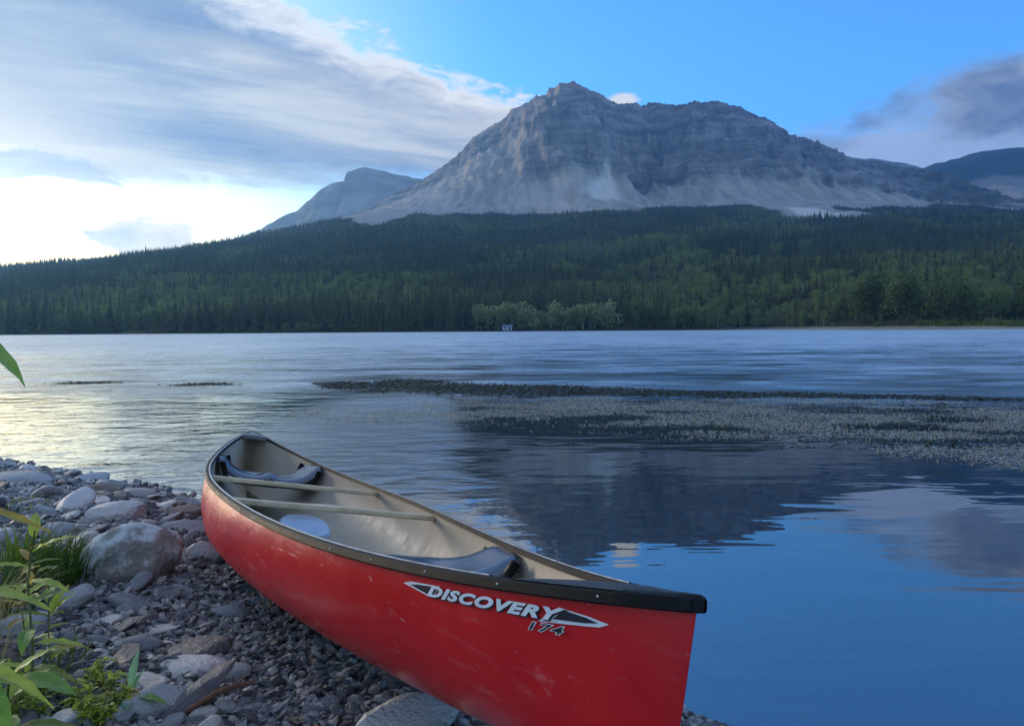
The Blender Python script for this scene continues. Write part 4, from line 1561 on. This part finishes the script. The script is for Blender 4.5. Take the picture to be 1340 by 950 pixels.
# ------------------------------------------------------------------ stones
def stone_mesh(seed, flat=0.5, angular=0.5, sub=3, mat=None):
    rng = random.Random(seed)
    bm = bmesh.new()
    bmesh.ops.create_icosphere(bm, subdivisions=sub, radius=1.0)
    planes = []
    for i in range(9):
        n = Vector((rng.gauss(0, 1), rng.gauss(0, 1), rng.gauss(0, 1))).normalized()
        planes.append((n, rng.uniform(0.55, 0.9)))
    sx, sy = rng.uniform(.85, 1.2), rng.uniform(.6, .9)
    off = rng.uniform(0, 100)
    co = np.array([v.co[:] for v in bm.verts])
    nz_ = fbm(co[:, 0] * 1.3 + off, co[:, 1] * 1.3 + co[:, 2] * 0.9, 3, seed)
    n2_ = fbm(co[:, 0] * 4 + off, co[:, 1] * 4 + co[:, 2] * 3, 2, seed + 5)
    for v, a, b in zip(bm.verts, nz_, n2_):
        p = v.co * (1 + 0.20 * a + 0.035 * b)
        for n, d in planes:
            q = p.dot(n) - d
            if q > 0:
                p = p - n * q * angular
        v.co = Vector((p.x * sx, p.y * sy, p.z * flat))
    me = bpy.data.meshes.new("stone")
    bm.to_mesh(me); bm.free()
    if mat: me.materials.append(mat)
    me.polygons.foreach_set('use_smooth', [angular < 0.9] * len(me.polygons))
    return me


def mat_stone(name, lo, mid, hi, rough=0.75, lichen=None):
    m_, t, bs = material(name)
    oi = t.node('ShaderNodeObjectInfo')
    co = t.node('ShaderNodeTexCoord').outputs['Object']
    off = t.vscale(oi.outputs['Location'], (7.0, 7.0, 7.0))
    va = t.node('ShaderNodeVectorMath', operation='ADD')
    t.put(va.inputs[0], co); t.put(va.inputs[1], off)
    cv = va.outputs[0]
    n1 = t.noise(cv, 1.6, 7, 0.62)
    n2 = t.noise(cv, 11.0, 4, 0.6)
    f = t.add(t.mul(n1, 0.55), t.add(t.mul(n2, 0.2), t.mul(oi.outputs['Random'], 0.35)))
    col = t.ramp(f, [(0.3, lo), (0.55, mid), (0.8, hi)])
    if lichen:
        col = t.mix(t.smooth(n1, 0.42, 0.56), col, lichen)
    t.put(bs.inputs['Base Color'], col)
    t.put(bs.inputs['Roughness'], t.lin(n2, 0.3, 0.7, rough - 0.15, rough + 0.1))
    bs.inputs['Specular IOR Level'].default_value = 0.4
    t.put(bs.inputs['Normal'], t.bump(t.add(n1, t.mul(n2, 0.35)), 0.7, 0.10))
    return m_


MS_GREY = mat_stone("grey_stone", (0.125, 0.147, 0.170), (0.26, 0.295, 0.33), (0.41, 0.45, 0.485))
MS_DARK = mat_stone("dark_stone", (0.045, 0.049, 0.060), (0.115, 0.12, 0.137), (0.22, 0.226, 0.245), 0.5)
MS_PALE = mat_stone("pale_stone", (0.40, 0.41, 0.42), (0.54, 0.55, 0.555), (0.66, 0.665, 0.66), 0.6)
MS_RED = mat_stone("reddish_stone", (0.13, 0.10, 0.093), (0.22, 0.18, 0.165), (0.32, 0.27, 0.25))
MS_BOULDER = mat_stone("lichen_boulder", (0.13, 0.125, 0.125), (0.24, 0.235, 0.23), (0.36, 0.355, 0.35), 0.85, (0.48, 0.55, 0.60))
SHAPES = [(0.5, 0.6), (0.36, 0.7), (0.24, 0.95), (0.55, 0.5), (0.42, 0.97), (0.20, 0.85), (0.5, 0.95), (0.33, 0.45)]
STONE = {}
for key, mt in (("grey", MS_GREY), ("dark", MS_DARK), ("pale", MS_PALE), ("reddish", MS_RED)):
    STONE[key] = [stone_mesh(600 + i, fl, an, 3, mt) for i, (fl, an) in enumerate(SHAPES)]


def canoe_clear(x, y):
    """distance in the plan from the canoe's axis line, in hull half-widths"""
    dx_, dy_ = x - C_LOC[0], y - C_LOC[1]
    c_, s_ = math.cos(C_ROT[2]), math.sin(C_ROT[2])
    lx, ly = dx_ * c_ + dy_ * s_, -dx_ * s_ + dy_ * c_
    t = lx / (CL / 2)
    return ly, (hw(t) if abs(t) < 1 else -1), t


# stones with a look of their own: x, y, length, kind, shape, yaw, extra height, label
SPECIAL = [
    (-1.66, 3.25, 0.235, "boulder", 3, 0.3, "large rounded pale-topped boulder beside the grass tuft"),
    (-1.02, 2.42, 0.105, "dark", 7, 0.1, "smooth dark rounded stone resting on a flat slab near the canoe"),
    (-0.98, 2.30, 0.12, "pale", 5, 0.2, "flat pale slab under the smooth dark stone"),
    (-0.88, 2.26, 0.10, "grey", 5, 0.05, "thin grey-brown slab with a pale edge under the canoe's side"),
    (-1.08, 2.19, 0.085, "pale", 2, -0.4, "angular whitish flat stone behind the blue-green leafed plant"),
    (-0.28, 1.99, 0.14, "pale", 6, 0.8, "rough pale angular rock against the canoe bottom"),
    (-1.24, 2.60, 0.075, "pale", 2, 0.5, "small pale blue-grey flat stone in dark gravel left of canoe"),
    (-1.24, 2.44, 0.085, "grey", 1, 0.1, "flat greenish grey stone next to the pale slab"),
    (-1.07, 2.80, 0.085, "grey", 1, 0.0, "smooth grey oval stone tucked beside the canoe's bilge"),
    (-1.66, 2.52, 0.12, "grey", 4, 0.1, "blue-grey layered rock below the grass tuft"),
    (-1.55, 2.40, 0.09, "dark", 2, 0.0, "dark flat slate by the yellow-green leaves"),
    (-2.35, 4.45, 0.21, "pale", 4, 0.2, "broad pale bedded rock between grass tuft and lake"),
    (-1.85, 4.25, 0.19, "grey", 2, 0.4, "wide blue-grey slab near the waterline behind the boulder"),
    (-2.06, 4.72, 0.12, "reddish", 6, 0.4, "squarish reddish brown rock at the water's edge"),
    (-3.75, 5.75, 0.30, "grey", 5, -0.2, "long low grey rock at the far end of the stony shore"),
    (-3.0, 5.45, 0.15, "reddish", 1, 0.1, "brown rounded rock beside the long low shore rock"),
    (-1.42, 3.62, 0.13, "pale", 6, 0.3, "pale wedge-shaped rock just behind the boulder"),
    (-0.83, 1.98, 0.05, "pale", 4, 0.3, "bright white chunk of rock on dark gravel by the rusty twig"),
    (-0.96, 2.00, 0.10, "grey", 6, 1.1, "blue-grey jagged rock by the rusty twig"),
    (-0.09, 1.63, 0.24, "grey", 0, 0.4, "broad grey rock propping up the canoe's near end"),
    (-0.55, 2.08, 0.065, "grey", 2, 0.9, "upright grey stone chip at the canoe's underside"),
]


def build_stones():
    rng = random.Random(42)
    taken = []
    bold = stone_mesh(777, 0.66, 0.45, 4, MS_BOULDER)
    for (x, y, L_, kind, sh, yaw, label) in SPECIAL:
        me = bold if kind == "boulder" else STONE[kind][sh]
        o = obj("boulder" if kind == "boulder" else "rock", me)
        fl = 0.66 if kind == "boulder" else SHAPES[sh][0]
        o.location = (x, y, gz1(x, y) + L_ * fl * 0.32)
        o.scale = (L_,) * 3
        o.rotation_euler = (rng.uniform(-.12, .12), rng.uniform(-.12, .12), yaw)
        tag(o, label, "boulder" if kind == "boulder" else "rock")
        taken.append((x, y, L_))
    n = {"grey": 0, "dark": 0, "pale": 0, "reddish": 0}
    labs = {"grey": "plain grey loose stone in the scatter over the shore gravel",
            "dark": "dark slate-coloured loose stone on the shore gravel",
            "pale": "whitish loose stone bright against the shore gravel",
            "reddish": "reddish brown loose stone on the shore gravel"}
    tries = 0
    tot = 0
    while tot < 290 and tries < 20000:
        tries += 1
        y = 1.8 + 5.4 * rng.random() ** 1.15
        x = rng.uniform(-0.80, -0.02) * y + rng.uniform(-.4, .4)
        d = float(shore_d(x, y))
        if d < -0.05 or d > 2.6: continue
        ly, w_, t = canoe_clear(x, y)
        if abs(t) < 1 and abs(ly) < w_ * 0.85: continue
        # stone size grows towards the back of the beach, gravel in front
        L_ = rng.uniform(0.030, 0.105) * (0.75 + 0.22 * max(0, y - 2.2)) * rng.choice([0.7, 0.85, 1, 1, 1.25])
        if abs(t) < 1.05 and abs(ly) < w_ + L_: continue
        if any((x - a) ** 2 + (y - b) ** 2 < (0.62 * (L_ + c_)) ** 2 for a, b, c_ in taken): continue
        taken.append((x, y, L_))
        kind = rng.choices(["grey", "dark", "pale", "reddish"], [0.46, 0.18, 0.32, 0.04])[0]
        sh = rng.randrange(8)
        o = obj("loose_stone", STONE[kind][sh])
        o.location = (x, y, gz1(x, y) + L_ * SHAPES[sh][0] * rng.uniform(0.25, 0.6))
        o.scale = (L_ * rng.uniform(.95, 1.4), L_ * rng.uniform(.85, 1.1), L_ * rng.uniform(.6, 1.0))
        o.rotation_euler = (rng.gauss(0, .22), rng.gauss(0, .22), rng.uniform(0, 6.28))
        tag(o, labs[kind], "stone", kind + " loose stones on the shore")
        tot += 1
    # gravel
    gcol = bpy.data.collections.new("gravel_kinds")
    i = 0
    for key, cnt in (("grey", 7), ("dark", 4), ("pale", 4)):
        for k in range(cnt):
            me = stone_mesh(800 + i, rng.uniform(.18, .5), rng.uniform(.88, 1.0), 1, {"grey": MS_GREY, "dark": MS_DARK, "pale": MS_PALE, "reddish": MS_RED}[key])
            o = bpy.data.objects.new("gravel_kind_%d" % i, me)
            gcol.objects.link(o)
            i += 1
    g = np.random.default_rng(9)
    N_ = 90000
    y = 1.2 + 6.6 * g.random(N_) ** 1.25
    x = g.uniform(-0.9, 0.35, N_) * y + g.uniform(-.5, .5, N_)
    d = shore_d(x, y)
    k = (d > np.where(x > 0.2, 0.04, -0.2)) & (d < 3.2) & (g.random(N_) < np.where(d < -0.1, 0.4, 1))
    x, y, d = x[k], y[k], d[k]
    z = gz(x, y)
    s = g.gamma(3.0, 0.0042, len(x)) + 0.005
    s = np.clip(s, 0.005, 0.036) * (0.8 + 0.16 * np.maximum(0, y - 2))
    scl = np.stack([s * g.uniform(.8, 1.4, len(x)), s, s], -1)
    rot = np.stack([g.normal(0, .45, len(x)), g.normal(0, .45, len(x)), g.uniform(0, 6.28, len(x))], -1)
    o = scatter_object("shore_gravel", np.stack([x, y, z + s * .3], -1), scl, rot, g.integers(0, i, len(x)), gcol)
    tag(o, "dark wet-looking gravel and pebbles of the shore", "gravel", kind='stuff')


build_stones()


# ------------------------------------------------------------------ plants on the shore
def mat_bigleaf(name, base, vein, rough=0.45):
    m_ = bpy.data.materials.new(name)
    m_.use_nodes = True
    t = NT(m_.node_tree); t.n.clear()
    out = t.node('ShaderNodeOutputMaterial')
    uv = t.node('ShaderNodeAttribute', attribute_name='leafuv').outputs['Vector']
    u, v, _ = t.xyz(uv)
    n1 = t.noise(wpos(t), 45.0, 4)
    rib = t.smooth(t.m('ABSOLUTE', u), 0.10, 0.02)
    side = t.m('SINE', t.mul(t.sub(t.mul(v, 7.0), t.mul(t.m('ABSOLUTE', u), 2.2)), 6.283))
    sidev = t.smooth(side, 0.86, 1.0, 0.0, 0.5)
    col = t.ramp(n1, [(0.3, [c_ * .75 for c_ in base]), (0.7, [c_ * 1.2 for c_ in base])])
    col = t.mix(t.m('MAXIMUM', rib, sidev), col, vein)
    bs = t.node('ShaderNodeBsdfPrincipled')
    t.put(bs.inputs['Base Color'], col)
    bs.inputs['Roughness'].default_value = rough
    t.put(bs.inputs['Normal'], t.bump(t.add(rib, sidev), 0.4, 0.002))
    tr = t.node('ShaderNodeBsdfTranslucent')
    t.put(tr.inputs[0], t.mix(1.0, col, (1.4, 1.5, 0.6), 'MULTIPLY'))
    mx = t.node('ShaderNodeMixShader'); mx.inputs[0].default_value = 0.45
    t.l.new(bs.outputs[0], mx.inputs[1]); t.l.new(tr.outputs[0], mx.inputs[2]); t.l.new(mx.outputs[0], out.inputs[0])
    return m_


def leaf_mesh(length, width, curl, fold, seed, mat, tip=1.0):
    """leaf lying along +x from the origin, drooping to -z by curl, folded on its midrib"""
    rng = random.Random(seed)
    nl, nw = 13, 7
    V, UV = [], []
    bend = rng.uniform(-.12, .12)
    for i in range(nl):
        f = i / (nl - 1)
        half = width / 2 * (math.sin(math.pi * f ** 0.8) ** 0.9) * (1 - 0.25 * f * tip) + 0.0008
        a = curl * f
        x = length * (math.sin(a) / max(curl, 1e-3) if abs(curl) > 1e-3 else f)
        z = -length * ((1 - math.cos(a)) / max(curl, 1e-3) if abs(curl) > 1e-3 else 0)
        for j in range(nw):
            v = -1 + 2 * j / (nw - 1)
            ww = 0.0018 * math.sin(f * 23 + v * 2 + seed) * (abs(v) ** 2)
            V.append((x, v * half + bend * length * f * f, z + abs(v) * half * fold + ww))
            UV.append((v, f, 0))
    me = mesh_np("leaf", V, grid_faces(nl, nw), mat, True)
    a = me.attributes.new('leafuv', 'FLOAT_VECTOR', 'POINT')
    a.data.foreach_set('vector', np.array(UV).ravel())
    return me


ML_GREEN = mat_bigleaf("green_leaf", (0.15, 0.29, 0.05), (0.26, 0.40, 0.12))
ML_YELLOW = mat_bigleaf("yellow_green_leaf", (0.33, 0.41, 0.055), (0.46, 0.52, 0.14))
ML_OCHRE = mat_bigleaf("yellowing_leaf", (0.36, 0.27, 0.045), (0.45, 0.36, 0.12))
ML_TEAL = mat_bigleaf("blue_green_leaf", (0.17, 0.36, 0.27), (0.28, 0.46, 0.36))
ML_OLIVE = mat_bigleaf("olive_leaf", (0.17, 0.22, 0.045), (0.26, 0.30, 0.09))
M_STEM = plain("green_stem", (0.11, 0.14, 0.05), 0.6, var=0.3, scale=30)
M_RSTEM = plain("brown_stem", (0.14, 0.085, 0.05), 0.7, var=0.3, scale=30)


def add_leaf(parent, me, p, yaw, pitch, roll=0.0, s=1.0):
    o = obj("leaf", me, parent)
    o.location = p
    o.rotation_euler = (roll, pitch, yaw)
    o.scale = (s, s, s)
    return o


def tall_plant(name, loc, stem_pts, leaves, label, stem_mat=M_STEM, r=0.005):
    e = empty(name, (loc[0], loc[1], gz1(loc[0], loc[1]) - 0.02))
    k = len(stem_pts)
    v, f = tube(stem_pts, [r * (1 - 0.6 * i / (k - 1)) for i in range(k)], 7)
    obj("stem", mesh_np("stem", v, f, stem_mat, True), e)
    for (z, yaw, pitch, L_, W_, curl, mat, sd) in leaves:
        zs_ = [p[2] for p in stem_pts]
        p = Vector((np.interp(z, zs_, [q[0] for q in stem_pts]), np.interp(z, zs_, [q[1] for q in stem_pts]), z))
        add_leaf(e, leaf_mesh(L_, W_, curl, 0.25, sd, mat), p, R(yaw), R(pitch))
    tag(e, label, "plant")
    return e


def build_plants():
    rng = random.Random(77)
    # tall stalk just left of the view; its leaves hang into the picture
    g0 = gz1(-0.93, 1.20)
    tall_plant("tall_leafy_plant", (-0.93, 1.20), [(0, 0, 0), (0.01, 0.01, 0.3), (-0.01, 0.0, 0.6), (0.02, 0.0, 0.95), (0.0, 0.01, 1.25)],
               [(0.99, 5, 6, 0.17, 0.075, 0.9, ML_GREEN, 1), (0.72, -8, 0, 0.20, 0.035, 0.5, ML_OCHRE, 2), (0.80, 100, -20, 0.16, 0.05, 0.6, ML_GREEN, 3),
                (0.57, -10, -14, 0.24, 0.036, 0.55, ML_YELLOW, 4), (0.62, -60, 8, 0.16, 0.06, 0.7, ML_YELLOW, 5), (0.98, 180, -10, 0.15, 0.06, 0.6, ML_GREEN, 6),
                (1.14, 200, -30, 0.15, 0.06, 0.6, ML_GREEN, 7), (0.45, 20, 10, 0.19, 0.06, 0.7, ML_YELLOW, 8), (0.44, -28, 5, 0.22, 0.085, 0.5, ML_GREEN, 9),
                (0.88, 240, -10, 0.15, 0.05, 0.6, ML_YELLOW, 10), (0.35, 150, -20, 0.16, 0.06, 0.6, ML_GREEN, 11)],
               "tall leafy stalk with hanging green and yellow leaves at the shore's edge", r=0.007)
    tall_plant("yellow_leafy_plant", (-1.28, 1.95), [(0, 0, 0), (0.02, 0, 0.18), (0.0, 0.02, 0.36), (0.03, 0.01, 0.50)],
               [(0.44, 10, -35, 0.13, 0.035, 0.6, ML_YELLOW, 21), (0.36, -25, -15, 0.15, 0.04, 0.7, ML_YELLOW, 22), (0.30, 60, -20, 0.12, 0.035, 0.7, ML_OLIVE, 23),
                (0.24, -70, -10, 0.13, 0.04, 0.7, ML_GREEN, 24), (0.48, 120, -40, 0.11, 0.03, 0.5, ML_YELLOW, 25), (0.20, 20, -5, 0.14, 0.04, 0.7, ML_YELLOW, 26),
                (0.14, -20, -10, 0.14, 0.04, 0.6, ML_OLIVE, 27), (0.40, 200, -20, 0.12, 0.035, 0.6, ML_YELLOW, 28)],
               "knee-high yellow-green leafy plant among dry stalks")
    tall_plant("broad_leafy_plant", (-1.12, 1.62), [(0, 0, 0), (0.0, 0.01, 0.12), (0.02, 0.0, 0.26)],
               [(0.24, -5, -10, 0.17, 0.07, 0.6, ML_GREEN, 51), (0.20, 75, -25, 0.13, 0.05, 0.7, ML_YELLOW, 52), (0.16, -60, -10, 0.15, 0.06, 0.7, ML_GREEN, 53),
                (0.25, 30, -40, 0.11, 0.035, 0.5, ML_YELLOW, 54), (0.12, 15, -15, 0.16, 0.05, 0.6, ML_OLIVE, 55), (0.20, 180, -20, 0.14, 0.06, 0.6, ML_GREEN, 56)],
               "low plant with broad green leaves in front of the yellow-green plant")
    tall_plant("reddish_plant", (-1.72, 2.62), [(0, 0, 0), (0.01, 0.0, 0.15), (0.03, 0.01, 0.30)],
               [(0.28, -20, -30, 0.10, 0.03, 0.7, ML_OCHRE, 61), (0.22, 40, -20, 0.11, 0.03, 0.7, ML_OLIVE, 62), (0.16, -70, -15, 0.12, 0.03, 0.7, ML_YELLOW, 63),
                (0.24, 140, -30, 0.10, 0.03, 0.6, ML_OCHRE, 64), (0.10, 10, -20, 0.11, 0.035, 0.6, ML_OLIVE, 65)],
               "thin plant with ochre and olive leaves before the grass tuft", M_RSTEM)
    # blue-green pointed leaves over the gravel
    tall_plant("blue_green_plant", (-1.02, 1.98), [(0, 0, 0), (-0.01, 0.0, 0.05), (0.0, 0.0, 0.09)],
               [(0.08, 105, -70, 0.11, 0.022, 0.5, ML_TEAL, 31), (0.06, -10, -18, 0.13, 0.030, 0.7, ML_GREEN, 32), (0.05, -65, -30, 0.09, 0.038, 0.6, ML_TEAL, 33),
                (0.05, 190, -30, 0.075, 0.03, 0.6, ML_TEAL, 34), (0.07, 60, -60, 0.07, 0.022, 0.4, ML_TEAL, 35)],
               "small plant with pointed blue-green leaves on the gravel")
    extra = [(-1.50, 2.30, "yellow-green leafy weed leaning over the layered rock"), (-1.44, 1.86, "bushy yellow-green weed among straw-coloured stalks"),
             (-1.62, 2.18, "slender green weed between dry stalks and slate"), (-1.98, 2.60, "leafy olive weed at the foot of the dark grass"),
             (-1.22, 1.74, "small green weed under the broad green leaves"), (-1.36, 2.18, "short leafy weed beside the sparse grass"),
             (-1.75, 2.30, "yellowing weed in front of the ochre-leaved plant")]
    for i, (x, y, lab) in enumerate(extra):
        hh = rng.uniform(.16, .34)
        lv = [(hh * rng.uniform(.2, 1), rng.uniform(-180, 180), rng.uniform(-45, -5), rng.uniform(.06, .12), rng.uniform(.02, .036), rng.uniform(.4, .8),
               rng.choice([ML_YELLOW, ML_OLIVE, ML_GREEN, ML_YELLOW, ML_OCHRE]), 700 + 20 * i + k) for k in range(12)]
        tall_plant("leafy_weed", (x, y), [(0, 0, 0), (rng.uniform(-.02, .02), 0, hh * .5), (rng.uniform(-.04, .04), rng.uniform(-.03, .03), hh)], lv, lab, r=.003)
    # low bright weeds
    spots = [(-1.16, 1.96, 1.0), (-1.24, 2.04, .9), (-1.32, 2.00, .9), (-1.10, 1.90, 1.0), (-1.40, 2.10, .8), (-1.20, 2.14, .7), (-1.45, 1.98, .9),
             (-1.05, 1.86, .9), (-1.28, 1.90, 1.0), (-1.14, 2.07, .75)]
    spots += [(rng.uniform(-1.52, -1.02), rng.uniform(1.84, 2.2), rng.uniform(.7, 1.2)) for _ in range(12)]
    small = [leaf_mesh(0.035, 0.014, 0.6, 0.3, 40 + i, m_) for i, m_ in enumerate([ML_YELLOW, ML_OLIVE, ML_YELLOW, ML_YELLOW])]
    for i, (x, y, s) in enumerate(spots):
        e = empty("low_weed", (x, y, gz1(x, y)), (0, 0, rng.uniform(0, 6.28)), s)
        for k in range(4):
            a = rng.uniform(0, 6.28); h = rng.uniform(.05, .11); le = rng.uniform(.01, .06)
            tip = (le * math.cos(a), le * math.sin(a), h)
            v, f = tube([(0, 0, -.01), (tip[0] * .4, tip[1] * .4, h * .6), tip], [.0022, .0018, .001], 5)
            obj("stem", mesh_np("stem", v, f, M_STEM, True), e)
            for q in range(11):
                ff = rng.uniform(.3, 1)
                add_leaf(e, rng.choice(small), (tip[0] * ff, tip[1] * ff, h * ff), rng.uniform(0, 6.28), rng.uniform(-.9, .1), 0, rng.uniform(.6, 1.15))
        tag(e, "low bright green weed in the leafy patch at the gravel's edge", "weed", "low weeds in the leafy patch")

    def tuft(name, x, y, n, h, spread, mat, label, cat, lean=(0, 0), w_=0.0045):
        V, F = [], []
        for i in range(n):
            a = rng.uniform(0, 6.28); r0 = spread * math.sqrt(rng.random())
            bx, by = r0 * math.cos(a), r0 * math.sin(a)
            hh = h * rng.uniform(.45, 1.1)
            out = hh * rng.uniform(.1, .75)
            a2 = a + rng.uniform(-.7, .7)
            ox, oy = math.cos(a2) * out + lean[0] * hh, math.sin(a2) * out + lean[1] * hh
            px_, py_ = -math.sin(a2) * w_, math.cos(a2) * w_
            b = len(V)
            for k in range(5):
                f = k / 4
                c_ = (bx + ox * f * f, by + oy * f * f, -0.02 + hh * (f - .28 * f * f * f * (out / hh + .3)))
                ww = (1 - f) ** .6
                V += [(c_[0] - px_ * ww, c_[1] - py_ * ww, c_[2]), (c_[0] + px_ * ww, c_[1] + py_ * ww, c_[2])]
            for k in range(4):
                F.append((b + 2 * k, b + 2 * k + 1, b + 2 * k + 3, b + 2 * k + 2))
        e = empty(name, (x, y, gz1(x, y)))
        obj("blades", mesh_np("blades", V, F, mat), e)
        tag(e, label, cat)
    mg = mat_leaf("sedge_blades", (0.035, 0.085, 0.018), (0.075, 0.14, 0.030), 0.5, 0.4)
    mg2 = mat_leaf("bright_sedge_blades", (0.08, 0.14, 0.022), (0.13, 0.19, 0.035), 0.5, 0.4)
    md_ = mat_leaf("dry_blades", (0.24, 0.20, 0.10), (0.36, 0.31, 0.17), 0.7, 0.3)
    tuft("grass_tuft", -1.90, 3.12, 420, 0.23, 0.17, mg, "thick dark green grass tuft beside the boulder", "grass tuft", (0.15, -.1))
    tuft("grass_tuft", -2.10, 3.20, 260, 0.26, 0.16, mg2, "brighter green grass tuft behind the dark tuft", "grass tuft", (.1, 0))
    tuft("grass_tuft", -1.95, 2.75, 300, 0.18, 0.20, mg, "low dark grass clump spreading over stones below the boulder", "grass tuft", (.1, -.1))
    tuft("grass_tuft", -3.1, 4.55, 160, 0.10, 0.25, mg2, "short mossy grass patch among stones near the lake", "grass tuft")
    tuft("dry_grass", -1.80, 2.45, 120, 0.30, 0.13, md_, "pale dry grass stalks beside the yellow leaves", "dry grass", (.15, 0), 0.003)
    tuft("dry_grass", -1.55, 2.05, 90, 0.26, 0.12, md_, "straw-coloured dry stalks in front of the layered rock", "dry grass", (0, 0), 0.003)
    tuft("grass_tuft", -1.42, 2.22, 130, 0.10, 0.13, mg2, "sparse short grass between slate and low weeds", "grass tuft")
    # rusty twig and dark shard of driftwood
    x, y = -0.78, 2.03
    v, f = tube([(-.09, -.07, .01), (-.03, -.01, .035), (.0, .03, .03), (.035, .10, .012)], [.006, .008, .007, .004], 7)
    e = empty("twig", (x, y, gz1(x, y) + .02))
    obj("stem", mesh_np("stem", v, f, plain("rusty_twig", (0.13, 0.065, 0.042), 0.8, var=.35, scale=40), True), e)
    v, f = tube([(.0, .03, .03), (.03, .04, .055), (.045, .045, .06)], [.004, .003, .0015], 6)
    obj("side_twig", mesh_np("side_twig", v, f, bpy.data.materials["rusty_twig"], True), e)
    tag(e, "rusty brown twig lying on the gravel near the slate shard", "twig")
    sh = obj("slate_shard", stone_mesh(901, 0.12, 0.9, 3, MS_DARK))
    sh.location = (-0.87, 2.06, gz1(-0.87, 2.06) + .035); sh.scale = (.13, .05, .12); sh.rotation_euler = (0.25, -0.2, 1.25)
    tag(sh, "long narrow blue-black slate shard beside the rusty twig", "rock")


build_plants()


# ------------------------------------------------------------------ haze
def build_haze():
    x0, x1, y0, y1, z0, z1 = -4800, 4800, -600, 5200, -4.2, 1010
    v = [(x0, y0, z0), (x1, y0, z0), (x1, y1, z0), (x0, y1, z0), (x0, y0, z1), (x1, y0, z1), (x1, y1, z1), (x0, y1, z1)]
    f = [(0, 3, 2, 1), (4, 5, 6, 7), (0, 1, 5, 4), (1, 2, 6, 5), (2, 3, 7, 6), (3, 0, 4, 7)]
    m_ = bpy.data.materials.new("haze_air")
    m_.use_nodes = True
    t = NT(m_.node_tree); t.n.clear()
    out = t.node('ShaderNodeOutputMaterial')
    pv = t.node('ShaderNodeVolumePrincipled')
    pv.inputs['Color'].default_value = (0.24, 0.56, 1.0, 1)
    pv.inputs['Density'].default_value = 0.0001
    pv.inputs['Anisotropy'].default_value = 0.6
    t.l.new(pv.outputs[0], out.inputs['Volume'])
    me = mesh_np("haze", v, f, m_)
    tag(obj("haze", me), "thin blue evening haze over lake and mountain", "haze", kind='stuff')


build_haze()
